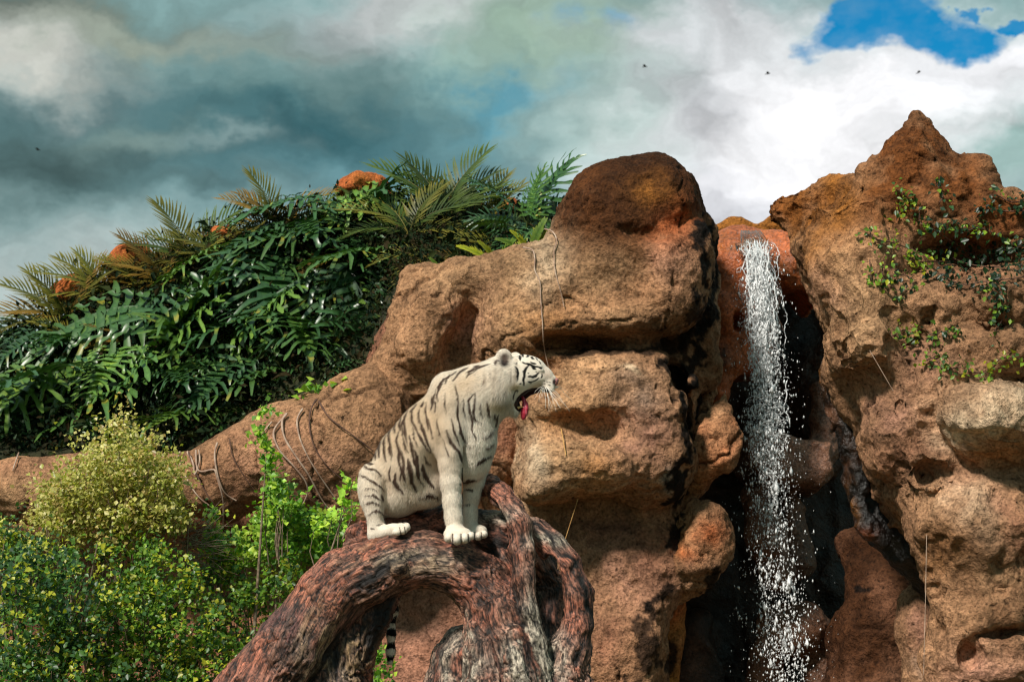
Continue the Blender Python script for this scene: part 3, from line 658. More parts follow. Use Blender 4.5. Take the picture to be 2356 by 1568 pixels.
gro = np.minimum(np.abs(n2) * 2.2, 1) ; gro3 = np.minimum(np.abs(n3) * 2.0, 1); msk = np.clip(.6 + 1.2 * fbm(V, 3, 3, .5, 8), .15, 1.2)
V = V + n * (n1 * .016 + (gro - .6) * .017 * msk + (gro3 - .5) * .005 * msk + fbm(V, 9, 3, .5, 2) * .008)[:, None]
pq = toq(V) * QS
red = np.array(srgb(164, 100, 78)); brn = np.array(srgb(136, 96, 80)); gry = np.array(srgb(186, 172, 154)); pur = np.array(srgb(96, 62, 58)); blk = np.array(srgb(26, 21, 20)); tan = np.array(srgb(150, 122, 90))
def mx(c, d, a): a = np.clip(a, 0, 1)[:, None]; return c * (1 - a) + d * a
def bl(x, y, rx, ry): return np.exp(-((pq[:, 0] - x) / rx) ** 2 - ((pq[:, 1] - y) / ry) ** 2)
c = np.tile(brn, (len(V), 1))
c = mx(c, red, .55 + 1.0 * fbm(V, 6, 4, .6, 21))
c = mx(c, pur, 1.2 * bl(300, 630, 60, 40) * (.5 + fbm(V, 5, 3, .5, 22)))
gz = 1.2 * bl(530, 640, 16, 60) + .8 * bl(450, 560, 40, 14) + .9 * bl(545, 670, 40, 30) + .7 * bl(520, 660, 30, 30) + 1.0 * bl(548, 540, 30, 8) + .9 * bl(500, 515, 26, 8) + 2.0 * bl(450, 650, 26, 40) + .7 * bl(330, 665, 30, 36) + .5 * bl(395, 560, 50, 12)
c = mx(c, gry, gz * (.6 + .9 * fbm(g1, 1, 3, .5, 23) + .5 * n2))
c = mx(c, tan, (bl(340, 650, 40, 50) + .6 * bl(420, 555, 60, 20)) * (.4 + n2))
c = mx(c, red, 1.0 * (bl(470, 610, 34, 40) + bl(590, 600, 20, 60) + bl(515, 520, 20, 40) * .6 + bl(500, 560, 30, 20)) * (.45 + .8 * fbm(V, 10, 3, .6, 24)))
c = mx(c, blk, 1.05 - np.abs(n2 + .3 * n3) * 3.6); c = mx(c, blk, .9 - np.abs(n3) * 3.2)
c = mx(c, blk, (bl(385, 530, 40, 12) + bl(490, 545, 26, 24) + 1.5 * bl(548, 590, 9, 50) * (V[:, 1] > TY + .1)) * .5)  # back of the loop's hollow blackened, its shade painted in; limbs behind darkened too
c = mx(c, blk, (.0 - n1) * 1.3)
wm, wt_, wb = newmat('weathered_driftwood')
a_ = nd(wt_, 'ShaderNodeAttribute', attribute_name='grain').outputs['Vector']; wc = nd(wt_, 'ShaderNodeVertexColor', layer_name='Col').outputs[0]
fine = tnoise(wt_, a_, 1.0, 4, .65, .6); pp = tnoise(wt_, objcoord(wt_), 60, 3, .6)
wc = rgbmix(wt_, 'MULTIPLY', 1, wc, ramp(wt_, fine, [(.34, .12), (.45, .8), (.55, 1.2), (.72, 1.9)])); wc = rgbmix(wt_, 'MULTIPLY', 1, wc, ramp(wt_, pp, [(.3, .6), (.6, 1.15)]))
wt_.links.new(wc, wb.inputs['Base Color']); wb.inputs['Roughness'].default_value = .55; wb.inputs['Specular IOR Level'].default_value = .35
bp = bump(wt_, None, fine, 1.0, .012); bump(wt_, wb, pp, .6, .005, bp)
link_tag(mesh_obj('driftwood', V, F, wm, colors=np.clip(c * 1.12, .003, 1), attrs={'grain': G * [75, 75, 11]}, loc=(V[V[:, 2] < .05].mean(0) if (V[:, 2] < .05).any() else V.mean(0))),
         'huge twisted red and grey driftwood arch the white tiger sits on', 'driftwood')
# ================================================================== TIGER
def T3(x, y, d): return P(325 + x / 6.968, 337.5 + y / 6.968, TY + d)      # t units: a close-up of the animal
def tr(r, d=0): return r / 6.968 * mpp(TY + d)
def Hh(x, y): return 1045.2 + .3555 * x, 52.3 + .3555 * y                  # h units: a close-up of the head
f = Field(T3(190, 30, 0) * [1, 0, 0] + [-.03, TY - .42, P(0, 668, TY)[2]], T3(1660, 30, 0) * [1, 0, 1] + [.04, TY + .52, .06], .005)
def body(pts, k=.06, sub=False):
    for a, b in zip(pts[:-1], pts[1:]): f.cone(T3(a[0], a[1], a[3]), tr(a[2], a[3]), T3(b[0], b[1], b[3]), tr(b[2], b[3]), k, sub)
def el_(x, y, d, rx, ry, rd, k=.04, ang=0, sub=False): f.ell(T3(x, y, d), (tr(rx), tr(rd), tr(ry)), k, ang, sub)
body([(465, 1010, 190, .16), (600, 850, 228, .11), (755, 665, 222, .07), (900, 500, 185, .03), (945, 425, 180, .02), (1080, 375, 178, .0), (1180, 350, 168, .0), (1250, 260, 140, 0)], .08)
el_(620, 990, .10, 200, 170, 190, .1, 20); el_(510, 1120, .14, 120, 118, 150, .1); el_(740, 1040, .08, 120, 130, 150, .1)
body([(1000, 560, 190, .02), (1005, 720, 168, .02), (1000, 860, 145, .02)], .1); el_(1150, 440, 0, 110, 120, 120, .08)
body([(880, 520, 120, -.09), (865, 660, 108, -.13), (869, 800, 82, -.14), (874, 900, 73, -.13), (878, 1010, 69, -.13), (888, 1140, 60, -.13), (895, 1240, 56, -.13), (903, 1320, 58, -.14)], .04)
body([(1060, 760, 100, .09), (1063, 880, 78, .10), (1037, 1000, 66, .10), (1020, 1100, 56, .10), (1010, 1220, 47, .10), (1015, 1310, 50, .09)], .035)
# near fore paw, far fore paw
el_(925, 1365, -.17, 98, 52, 70, .03)
for (x, y, r) in ((862, 1392, 31), (920, 1402, 38), (975, 1394, 36), (1018, 1378, 28)): el_(x, y, -.235 + abs(x - 930) * .0003, r, r * .95, r * 1.5, .006)
for x in (889, 948, 998): f.cone(T3(x, 1360, -.29), .004, T3(x + 2, 1430, -.27), .006, .006, True)
el_(1062, 1345, .05, 70, 46, 64, .03)
for (x, y, r) in ((1020, 1368, 26), (1068, 1378, 31), (1110, 1366, 26)): el_(x, y, 0.0, r, r, r * 1.5, .006)
for x in (1043, 1090): f.cone(T3(x, 1345, -.05), .004, T3(x + 3, 1410, -.04), .005, .006, True)
# near hind leg: thigh, shank, hock, foot
body([(345, 965, 102, .02), (332, 1060, 92, .0), (332, 1130, 80, -.01), (345, 1210, 62, -.01), (352, 1290, 52, -.01), (352, 1355, 50, -.01), (400, 1355, 46, -.03), (470, 1340, 42, -.06), (530, 1325, 38, -.09)], .03)
el_(300, 1020, .03, 64, 130, 80, .04); el_(345, 1385, 0, 44, 34, 46, .03)
for (x, y, d, r) in ((500, 1350, -.14, 26), (540, 1338, -.13, 28), (562, 1318, -.10, 26), (566, 1306, -.06, 20)): el_(x, y, d, r * 1.2, r, r * 1.1, .006)
for x, y in ((522, 1352), (556, 1336)): f.cone(T3(x, y - 30, -.16), .003, T3(x + 6, y + 22, -.19), .005, .006, True)
f.cone(T3(432, 1010, -.06), .014, T3(425, 1240, -.04), .03, .03, True)          # fold between thigh and belly
f.cone(T3(770, 480, -.26), .012, T3(795, 820, -.22), .014, .06, True); f.cone(T3(960, 760, -.14), .01, T3(958, 1000, -.12), .014, .03, True)
body([(640, 760, 60, -.14), (600, 900, 60, -.12)], .12); body([(830, 330, 60, -.03), (880, 450, 90, -.10)], .1)
# far hind leg, mostly hidden
body([(560, 1080, 120, .3), (640, 1150, 80, .34), (560, 1230, 50, .32), (640, 1270, 40, .3)], .05)
# tail
body([(360, 1080, 60, .3), (420, 1300, 40, .42), (460, 1560, 30, .42), (487, 1760, 26, .34), (475, 1900, 27, .32), (460, 2060, 26, .3), (458, 2180, 25, .3), (452, 2250, 17, .3)], .04)
# head
def hd(pts, k=.03, sub=False): body([Hh(x, y) + (r * .3555, d) for x, y, r, d in pts], k, sub)
def he(x, y, d, rx, ry, rd, k=.03, ang=0, sub=False): X, Y = Hh(x, y); el_(X, Y, d, rx * .3555, ry * .3555, rd * .3555, k, ang, sub)
he(950, 440, 0, 280, 275, 290); he(1160, 470, 0, 215, 225, 240, .04)
hd([(1200, 540, 205, 0), (1350, 615, 168, 0), (1470, 695, 116, 0)], .03)
he(1250, 640, -.02, 150, 130, 180, .03); he(1420, 770, -.022, 140, 112, 100, .02, -8); he(1420, 770, .03, 140, 112, 100, .02, -8); he(1505, 680, 0, 84, 84, 80, .012); he(1450, 840, -.03, 100, 84, 70, .015); he(1450, 840, .03, 100, 84, 70, .015)
he(1010, 650, -.02, 220, 215, 240, .04); he(860, 760, -.02, 190, 230, 250, .04); he(760, 640, -.03, 180, 300, 260, .04)
hd([(700, 880, 190, -.01), (640, 1060, 150, -.01), (700, 1200, 120, 0), (790, 1285, 92, 0)], .03); he(720, 1000, -.03, 110, 150, 120, .03, 20)
he(610, 740, -.085, 105, 320, 130, .025, -12); he(480, 960, -.06, 100, 260, 130, .03, -24)          # cheek ruff
hd([(930, 860, 110, .03), (1150, 790, 100, .02), (1350, 800, 80, .01)], .02)                      # palate
he(1110, 960, 0, 150, 70, 90, .02, 18, True); he(900, 1080, .0, 110, 130, 90, .02, 0, True)       # mouth opening
he(1400, 930, .0, 160, 50, 70, .015, 8, True)
hd([(850, 1000, 95, .055), (960, 950, 80, .05), (1130, 880, 62, .045), (1340, 850, 50, .04)], .015); hd([(800, 1120, 60, .04), (850, 1250, 50, .035)], .015)
he(1262, 470, -.07, 90, 50, 50, .02, -20); he(1190, 380, -.07, 110, 36, 50, .02, -22); he(1262, 440, -.095, 52, 14, 30, .01, -22, True)
# ear: cup with a hollow facing the camera's side
he(585, 240, -.065, 140, 165, 70, .015, 8); he(560, 250, -.055, 110, 150, 90, .03); he(605, 262, -.105, 98, 118, 62, .012, 8, True)
he(800, 215, .05, 110, 90, 90, .03)
V, F = f.mesh(); n = vnormals(V, F)
V = V + n * (fbm(V, 7, 3, .5, 31) * .004 + fbm(V, 30, 3, .5, 32) * .0012)[:, None]
def tco(V):
    q = toq(V) * QS; return np.stack([(q[:, 0] - 325) * 6.968, (q[:, 1] - 337.5) * 6.968], 1)
TS = [([(345, 770), (330, 830)], 7), ([(395, 690), (375, 760), (380, 830)], 9), ([(425, 660), (412, 740), (420, 820), (428, 860)], 8), ([(470, 600), (445, 660), (455, 740), (470, 820)], 9),
 ([(500, 570), (485, 620), (490, 660)], 8), ([(530, 540), (520, 590), (525, 640)], 8), ([(580, 500), (550, 570), (560, 650), (570, 720), (575, 750)], 9), ([(515, 650), (500, 720), (520, 790), (515, 860), (540, 930), (520, 990)], 10),
 ([(520, 760), (545, 830), (555, 900), (545, 950)], 10), ([(640, 460), (605, 510), (610, 580), (640, 650), (680, 720), (720, 790), (745, 800)], 10), ([(655, 500), (655, 560), (690, 650), (720, 740), (740, 790)], 9),
 ([(690, 440), (670, 480)], 8), ([(705, 450), (700, 510), (715, 580), (722, 640)], 8), ([(590, 680), (610, 760), (640, 820), (650, 900), (660, 960)], 11), ([(600, 750), (625, 850), (650, 950)], 8),
 ([(490, 940), (485, 1000), (520, 1050), (545, 1075)], 14), ([(580, 840), (600, 920), (605, 1000), (640, 1060)], 16), ([(680, 880), (690, 940), (720, 1000), (760, 1040)], 15), ([(690, 820), (710, 870), (740, 880)], 9),
 ([(740, 400), (750, 450), (740, 500)], 7), ([(770, 360), (760, 420), (765, 470)], 7), ([(830, 280), (800, 330), (780, 400), (790, 440)], 7), ([(870, 250), (850, 290), (845, 320)], 7),
 ([(920, 235), (830, 290), (790, 380)], 7), ([(1000, 205), (930, 250), (895, 300)], 7), ([(1080, 190), (1010, 230), (990, 280)], 7), ([(1150, 180), (1060, 210), (1000, 260)], 7), ([(1200, 160), (1190, 190)], 8),
 ([(910, 330), (925, 400), (925, 500), (935, 600)], 7), ([(935, 570), (950, 660), (980, 730), (1015, 770)], 9), ([(880, 560), (900, 640), (930, 720), (940, 750)], 7), ([(850, 645), (880, 730), (930, 790), (955, 830), (955, 860)], 12),
 ([(780, 560), (790, 640), (805, 690)], 5), ([(770, 440), (770, 520)], 6), ([(1050, 380), (1045, 450), (1040, 520), (1050, 570), (1090, 600)], 7), ([(1035, 390), (1005, 440), (1010, 500), (1030, 560), (1025, 640), (1060, 700)], 8),
 ([(1130, 440), (1140, 500), (1150, 550)], 11), ([(1100, 690), (1150, 680), (1180, 640)], 8), ([(1210, 530), (1190, 610)], 8), ([(1130, 770), (1180, 740)], 9), ([(1045, 890), (1090, 860), (1160, 825)], 12),
 ([(950, 1015), (1000, 995), (1055, 990)], 12), ([(975, 1060), (1035, 1062)], 7), ([(970, 1160), (1010, 1160)], 5), ([(660, 1110), (720, 1100), (790, 1110)], 12), ([(700, 1080), (760, 1095), (800, 1130)], 8),
 ([(360, 740), (350, 800), (352, 850)], 7), ([(450, 700), (452, 790), (462, 850)], 6), ([(545, 690), (560, 760), (585, 800)], 6), ([(610, 620), (622, 700), (650, 760)], 6), ([(670, 620), (700, 700), (735, 760)], 6), ([(725, 560), (740, 640), (755, 700)], 6), ([(550, 560), (535, 610), (545, 680)], 6), ([(840, 380), (835, 450), (845, 520)], 5), ([(965, 420), (970, 500), (985, 560)], 5), ([(1090, 450), (1085, 520), (1100, 560)], 5), ([(455, 880), (445, 940), (460, 990)], 7), ([(540, 880), (555, 950), (560, 1000)], 8), ([(640, 900), (655, 980), (690, 1030)], 8), ([(820, 700), (850, 780), (870, 830)], 5),
 ([(275, 880), (300, 910), (350, 920), (400, 960)], 8), ([(240, 950), (300, 980), (360, 1010), (410, 1060)], 8), ([(280, 1045), (330, 1048), (370, 1068)], 5), ([(275, 1100), (340, 1095), (400, 1130)], 8), ([(280, 1155), (330, 1140), (385, 1158)], 6),
 ([(300, 1240), (330, 1205), (370, 1200), (405, 1225)], 8), ([(355, 1305), (400, 1295)], 6), ([(320, 1330), (345, 1330)], 5), ([(280, 870), (340, 880)], 5), ([(390, 1090), (410, 1130)], 8)]
HS = [([(890, 190), (890, 290)], 18), ([(930, 190), (955, 212)], 20), ([(1000, 220), (1070, 215)], 14), ([(1100, 240), (1150, 268)], 22), ([(1200, 250), (1230, 300)], 14), ([(1250, 310), (1285, 360)], 12),
 ([(930, 320), (980, 350), (1080, 370), (1160, 400), (1260, 430)], 19), ([(1080, 325), (1190, 360)], 15), ([(1220, 425), (1310, 458)], 22), ([(1060, 380), (1010, 450), (970, 540), (970, 610), (940, 680), (960, 770)], 23), ([(1125, 425), (1185, 460)], 26),
 ([(1200, 510), (1212, 512)], 14), ([(1050, 535), (1050, 550)], 14), ([(1050, 605), (1130, 610), (1200, 590), (1245, 535)], 23), ([(1310, 550), (1300, 630)], 15), ([(1090, 710), (1180, 690), (1250, 640)], 17), ([(1030, 690), (1090, 710), (1090, 740)], 13),
 ([(810, 410), (840, 480), (840, 580), (820, 700)], 20), ([(800, 350), (820, 340)], 16), ([(880, 770), (905, 740)], 12), ([(780, 910), (740, 1040)], 14), ([(800, 860), (850, 890)], 18), ([(250, 1120), (280, 1260), (280, 1340)], 20),
 ([(390, 1340), (400, 1420)], 26), ([(180, 660), (140, 800)], 10), ([(600, 900), (580, 960)], 10), ([(480, 310), (440, 290)], 14), ([(1340, 700), (1400, 698)], 7), ([(1440, 715), (1500, 730)], 7), ([(1330, 745), (1390, 750)], 7), ([(1430, 765), (1500, 785)], 7), ([(1380, 720), (1420, 728)], 6)]
for pts, wd in HS: TS.append(([Hh(x, y) for x, y in pts], wd * .3555))
def inpoly(q, poly):
    c = np.zeros(len(q), bool); n_ = len(poly)
    for i in range(n_):
        (x1, y1), (x2, y2) = poly[i], poly[i - 1]
        c ^= ((y1 > q[:, 1]) != (y2 > q[:, 1])) & (q[:, 0] < (x2 - x1) * (q[:, 1] - y1) / (y2 - y1 + 1e-9) + x1)
    return c
MOUTH = [Hh(*p) for p in [(755, 1100), (800, 1030), (860, 972), (960, 893), (1100, 843), (1250, 822), (1330, 880), (1380, 920), (1300, 980), (1100, 1100), (930, 1290), (880, 1330), (830, 1280), (775, 1180)]]
white = np.array(srgb(236, 222, 205)); cream = np.array(srgb(208, 182, 152)); stripe = np.array(srgb(66, 43, 31)); sblk = np.array(srgb(18, 15, 14))
def fur(V):
    q = tco(V); nz = fbm(V, 24, 3, .6, 41); nb = fbm(V, 5, 3, .5, 42)
    wq = q + np.stack([nz * 5, fbm(V, 22, 3, .6, 43) * 5], 1)
    c = np.tile(white, (len(V), 1))
    warm = 1.1 * np.exp(-((q[:, 0] - 620) / 330) ** 2 - ((q[:, 1] - 620) / 330) ** 2) + .7 * np.exp(-((q[:, 0] - 1000) / 160) ** 2 - ((q[:, 1] - 330) / 130) ** 2) + .5 * np.exp(-((q[:, 0] - 420) / 160) ** 2 - ((q[:, 1] - 950) / 200) ** 2)
    warm = warm - .8 * np.exp(-((q[:, 0] - 1080) / 120) ** 2 - ((q[:, 1] - 600) / 220) ** 2)
    c = mx(c, cream, warm + .25 * nb)
    hq = np.stack([(q[:, 0] - 1045.2) / .3555, (q[:, 1] - 52.3) / .3555], 1)
    c = mx(c, np.array(srgb(196, 170, 118)), .8 * np.exp(-((hq[:, 0] - 800) / 130) ** 2 - ((hq[:, 1] - 820) / 70) ** 2) + .7 * np.exp(-((hq[:, 0] - 430) / 200) ** 2 - ((hq[:, 1] - 1200) / 100) ** 2))
    c = mx(c, np.array(srgb(216, 190, 172)), .6 * np.exp(-((hq[:, 0] - 1420) / 90) ** 2 - ((hq[:, 1] - 560) / 110) ** 2))
    c = mx(c, np.array(srgb(150, 128, 104)), .55 * np.exp(-((hq[:, 0] - 790 + (hq[:, 1] - 650) * .12) / 34) ** 2) * np.exp(-((hq[:, 1] - 640) / 260) ** 2) + .45 * np.exp(-((hq[:, 0] - 400 + (hq[:, 1] - 600) * .1) / 46) ** 2) * np.exp(-((hq[:, 1] - 640) / 240) ** 2) + .3 * np.exp(-((q[:, 0] - 785) / 22) ** 2) * np.exp(-((q[:, 1] - 640) / 150) ** 2))  # creases beside the ruff and shoulder: shade painted into the fur
    amt = np.zeros(len(V)); face = hq[:, 0] > 780
    for pts, wd in TS:
        fac = 1.15 if pts[0][0] > 1300 else .98
        d = np.full(len(V), 1e9); pts = np.array(pts, float); L_ = np.concatenate([[0], np.cumsum(np.linalg.norm(np.diff(pts, axis=0), axis=1))]); tot = L_[-1] + 1e-6
        ww = np.zeros(len(V))
        for i, (a, b) in enumerate(zip(pts[:-1], pts[1:])):
            e = b - a; t = np.clip(((wq - a) @ e) / (e @ e + 1e-9), 0, 1); dd = np.hypot(*(wq - a - t[:, None] * e).T)
            u = (L_[i] + t * (L_[i + 1] - L_[i])) / tot; m = dd < d; d = np.minimum(d, dd); ww[m] = (.35 + .75 * np.sin(np.pi * np.clip(u * .9 + .05, 0, 1)))[m]
        amt = np.maximum(amt, np.clip((wd * ww * (fac + .3 * nz) - d) / (wd * (.42 if fac > 1 else .62)) + .5, 0, 1))
    strength = np.where(face, 1.0, .97)
    sc = np.where(face[:, None], sblk, stripe)
    c = c * (1 - (amt * strength)[:, None]) + sc * (amt * strength)[:, None]
    # tail rings
    tl = (q[:, 1] > 1500) & (q[:, 0] < 560); ring = np.sin((q[:, 1] - 1500) / 88 * 2 * np.pi + nz * .6)
    c = np.where((tl & (ring > -.1))[:, None], sblk, c)
    # mouth lining, ear hollow
    mo = inpoly(wq, MOUTH) & (V[:, 1] > TY - .07); c = np.where(mo[:, None], np.array(srgb(40, 10, 12)), c)
    c = mx(c, np.array(srgb(24, 14, 14)), 1.4 * 1.4 * np.exp(-((hq[:, 0] - 590) / 75) ** 2 - ((hq[:, 1] - 335) / 65) ** 2)); c = mx(c, np.array(srgb(112, 94, 84)), 1.2 * np.exp(-((hq[:, 0] - 590) / 95) ** 2 - ((hq[:, 1] - 230) / 90) ** 2))
    c = mx(c, sblk, 1.6 * np.exp(-((hq[:, 0] - 1325) / 45) ** 2 - ((hq[:, 1] - 850) / 45) ** 2))
    bl_ = lambda x, y, rx, ry: np.exp(-((hq[:, 0] - x) / rx) ** 2 - ((hq[:, 1] - y) / ry) ** 2)
    c = mx(c, sblk, 1.5 * bl_(1385, 872, 70, 34) + .8 * bl_(1480, 905, 60, 22)); c = mx(c, np.array(srgb(60, 34, 34)), 1.4 * bl_(1548, 715, 26, 52))
    c = mx(c, np.array(srgb(140, 116, 70)), .55 * bl_(560, 1170, 200, 70) + .5 * bl_(760, 830, 70, 50)); c = mx(c, np.array(srgb(120, 92, 70)), .6 * bl_(705, 640, 22, 150) + .5 * bl_(620, 900, 18, 70) + .6 * bl_(190, 700, 34, 120) + .5 * bl_(300, 560, 20, 80))
    lip = np.array([Hh(*p) for p in [(800, 1020), (860, 965), (960, 885), (1100, 835), (1250, 815)]])
    # shade between the forelegs painted as a line; dark toe gaps
    c = mx(c, sblk, .9 * (np.abs(q[:, 0] - 957) < 5) * (q[:, 1] > 900) * (q[:, 1] < 1225))
    for x0 in (889, 948, 998): c = mx(c, stripe, 1.2 * np.exp(-((q[:, 0] - x0 - (q[:, 1] - 1370) * .03) / 5) ** 2) * (q[:, 1] > 1362))
    for x0 in (522, 556): c = mx(c, stripe, 1.1 * np.exp(-((q[:, 0] - x0 - (q[:, 1] - 1330) * .2) / 4) ** 2) * (q[:, 1] > 1315) * (q[:, 1] < 1390))
    for x0 in (1043, 1090): c = mx(c, stripe, 1.1 * np.exp(-((q[:, 0] - x0) / 4) ** 2) * (q[:, 1] > 1350))
    return c * (1 + .05 * nz)[:, None], q, hq, mo
c, q, hq, mo = fur(V)
# ---- short coat: loose hairs standing off the skin, part of the same mesh
tri = np.concatenate([F[:, [0, 1, 2]], F[:, [0, 2, 3]]]); A = np.linalg.norm(np.cross(V[tri[:, 1]] - V[tri[:, 0]], V[tri[:, 2]] - V[tri[:, 0]]), axis=1)
NH = 190000
ti = rng.choice(len(tri), NH, p=A / A.sum()); r1, r2 = rng.random(NH), rng.random(NH); fl = r1 + r2 > 1; r1[fl] = 1 - r1[fl]; r2[fl] = 1 - r2[fl]
t_ = tri[ti]; root = V[t_[:, 0]] * (1 - r1 - r2)[:, None] + V[t_[:, 1]] * r1[:, None] + V[t_[:, 2]] * r2[:, None]
hn = n[t_[:, 0]]; hc = c[t_[:, 0]] * (1 - r1 - r2)[:, None] + c[t_[:, 1]] * r1[:, None] + c[t_[:, 2]] * r2[:, None]
cf, qh, hh_, moh = fur(root); hc = cf
ANC = [(500, 700, -.6, .8, 260), (800, 500, -.7, .7, 260), (1050, 300, -.9, .4, 160), (870, 900, -.05, 1, 90), (880, 1200, 0, 1, 110), (1040, 1100, 0, 1, 90), (330, 1050, -.1, 1, 110), (350, 1250, .1, 1, 90), (1080, 650, -.1, 1, 160),
       (1000, 1360, -.2, .6, 60), (480, 1330, -.8, .3, 90), (620, 1080, -.2, .9, 150), (1390, 250, -1, .1, 120), (1560, 260, -1, .15, 80), (1250, 330, -.5, .9, 90), (1200, 450, -.5, .9, 90), (1290, 480, -.1, 1, 70), (1320, 530, .1, 1, 50), (450, 2000, 0, 1, 200)]
D = np.zeros((NH, 2)); Wt = np.zeros(NH) + 1e-9
for ax_, ay_, dx, dy, s_ in ANC:
    g = np.exp(-((qh[:, 0] - ax_) ** 2 + (qh[:, 1] - ay_) ** 2) / s_ ** 2) + 1e-6; D += g[:, None] * np.array([dx, dy]); Wt += g
D /= Wt[:, None]; flow = D[:, :1] * np.array([1., 0, 0]) - D[:, 1:] * UP
flow = flow - hn * np.sum(flow * hn, 1)[:, None]; flow /= np.maximum(np.linalg.norm(flow, axis=1, keepdims=True), .05)
ln = .018 + .016 * np.exp(-((qh[:, 0] - 640) / 160) ** 2 - ((qh[:, 1] - 1140) / 70) ** 2)
ln += .028 * np.exp(-((hh_[:, 0] - 520) / 170) ** 2 - ((hh_[:, 1] - 850) / 380) ** 2) + .02 * np.exp(-((hh_[:, 0] - 740) / 140) ** 2 - ((hh_[:, 1] - 1320) / 110) ** 2) + .008 * np.exp(-((qh[:, 0] - 1100) / 120) ** 2 - ((qh[:, 1] - 640) / 200) ** 2)
ln *= np.where(hh_[:, 0] > 860, .5, 1) * np.where((qh[:, 1] > 1290) & (qh[:, 1] < 1500), .45, 1) * rng.uniform(.6, 1.3, NH)
dirn = flow + hn * rng.uniform(.12, .4, NH)[:, None] + rng.normal(0, .16, (NH, 3)); dirn /= np.linalg.norm(dirn, axis=1, keepdims=True)
sd = np.cross(dirn, hn); sd /= np.maximum(np.linalg.norm(sd, axis=1, keepdims=True), 1e-6); wd = .0011
ok = ~moh; root, dirn, sd, hc, ln, hn = root[ok], dirn[ok], sd[ok], hc[ok], ln[ok], hn[ok]; NH = len(root)
HV = np.concatenate([root - hn * .001 - sd * wd, root - hn * .001 + sd * wd, root + dirn * ln[:, None]]); k = np.arange(NH)
HF = np.stack([k, k + NH, k + 2 * NH], 1) + len(V); br = rng.uniform(.55, 1.25, NH)[:, None]; hcol = np.clip(hc * br, 0, .95)
fm, ft, fb = newmat('white_tiger_fur')
fcx = nd(ft, 'ShaderNodeVertexColor', layer_name='Col').outputs[0]; ft.links.new(fcx, fb.inputs['Base Color']); fb.inputs['Roughness'].default_value = .8; fb.inputs['Specular IOR Level'].default_value = .12
fb.inputs['Sheen Weight'].default_value = .15
tiger = empty('tiger', T3(620, 1400, .05), 'white tiger with dark stripes sitting on the driftwood arch, yawning with its tongue out', 'tiger')
mesh_obj('body', np.concatenate([V, HV]), [F, HF], fm, tiger, colors=np.clip(np.concatenate([c, hcol, hcol, hcol * 1.05]), 0, 1))
# ---- parts
def sdfpart(name, lo, hi, h, fn, mat, cols=None):
    f = Field(lo, hi, h); fn(f); V, F = f.mesh(); return mesh_obj(name, V, F, mat, tiger, colors=None if cols is None else cols(V))
def H3(x, y, d): return T3(*Hh(x, y), d)
def hr(r): return tr(r * .3555)
tm, tt, tb = newmat('wet_tongue'); tb.inputs['Roughness'].default_value = .3; tt.links.new(nd(tt, 'ShaderNodeVertexColor', layer_name='Col').outputs[0], tb.inputs['Base Color']); bump(tt, tb, tnoise(tt, objcoord(tt), 400, 2), .3, .002)
def fn(f):
    pts = [(930, 1010, 26, .01), (965, 1080, 36, .005), (985, 1160, 56, 0), (978, 1240, 70, -.005), (962, 1330, 66, -.005), (950, 1400, 46, -.005), (945, 1430, 28, -.005)]
    for a, b in zip(pts[:-1], pts[1:]): f.cone(H3(*a[:2], a[3]), hr(a[2]), H3(*b[:2], b[3]), hr(b[2]), .01)
    f.cone(H3(965, 1060, -.022), hr(7), H3(1010, 1350, -.03), hr(10), .006, True)
def tcol(V):
    q = tco(V); x = (q[:, 0] - 1045.2) / .3555; y = (q[:, 1] - 52.3) / .3555; g = np.exp(-((x - (955 + (y - 1000) * .14)) / 12) ** 2)[:, None]
    return np.array(srgb(186, 50, 72)) * (1 - g * .6) + np.array(srgb(228, 130, 140)) * g * .6
sdfpart('tongue', H3(840, 1480, 0) * [1, 0, 1] + [0, TY - .05, 0], H3(1100, 930, 0) * [1, 0, 1] + [0, TY + .06, 0], .0025, fn, tm, tcol)
im, it_, ib = newmat('ivory_tooth'); ib.inputs['Base Color'].default_value = srgb(222, 178, 112) + (1,); ib.inputs['Roughness'].default_value = .3; bump(it_, ib, tnoise(it_, objcoord(it_), 90, 2), .2, .001)
def tube(pts, rads, sides=8, cap=True):
    pts = np.array(pts, float); n_ = len(pts); V = []; prev = None
    for i, p in enumerate(pts):
        t = pts[min(i + 1, n_ - 1)] - pts[max(i - 1, 0)]; t /= np.linalg.norm(t) + 1e-12
        u = np.cross(t, [0, 0, 1] if abs(t[2]) < .9 else [1, 0, 0]) if prev is None else prev - t * (prev @ t)
        u /= np.linalg.norm(u) + 1e-12; prev = u; v = np.cross(t, u)
        a = np.arange(sides) * 2 * np.pi / sides; V.append(p + rads[i] * (np.cos(a)[:, None] * u + np.sin(a)[:, None] * v))
    V = np.concatenate(V); i = np.arange(n_ - 1)[:, None] * sides; j = np.arange(sides)[None, :]; jn = (j + 1) % sides
    F = np.stack([(i + j), (i + jn), (i + sides + jn), (i + sides + j)], -1).reshape(-1, 4)
    return V, F
def join(parts):
    Vs, Fs, o = [], [], 0
    for v, f_ in parts: Vs.append(v); Fs.append(f_ + o); o += len(v)
    return np.concatenate(Vs), np.concatenate(Fs)
for a, b, r, d in [((835, 1225), (948, 1202), 26, -.035), ((880, 1250), (960, 1225), 18, .03), ((1300, 860), (1290, 960), 20, -.02)]:
    A_, B_ = H3(*a, d), H3(*b, d); pts = [A_ + (B_ - A_) * t + np.array([0, 0, .003 * math.sin(t * 3.1)]) for t in np.linspace(0, 1, 6)]
    v, f_ = tube(pts, [hr(r) * (1 - t ** 1.6) + .0004 for t in np.linspace(0, 1, 6)], 10); mesh_obj('canine_tooth', v, f_, im, tiger)
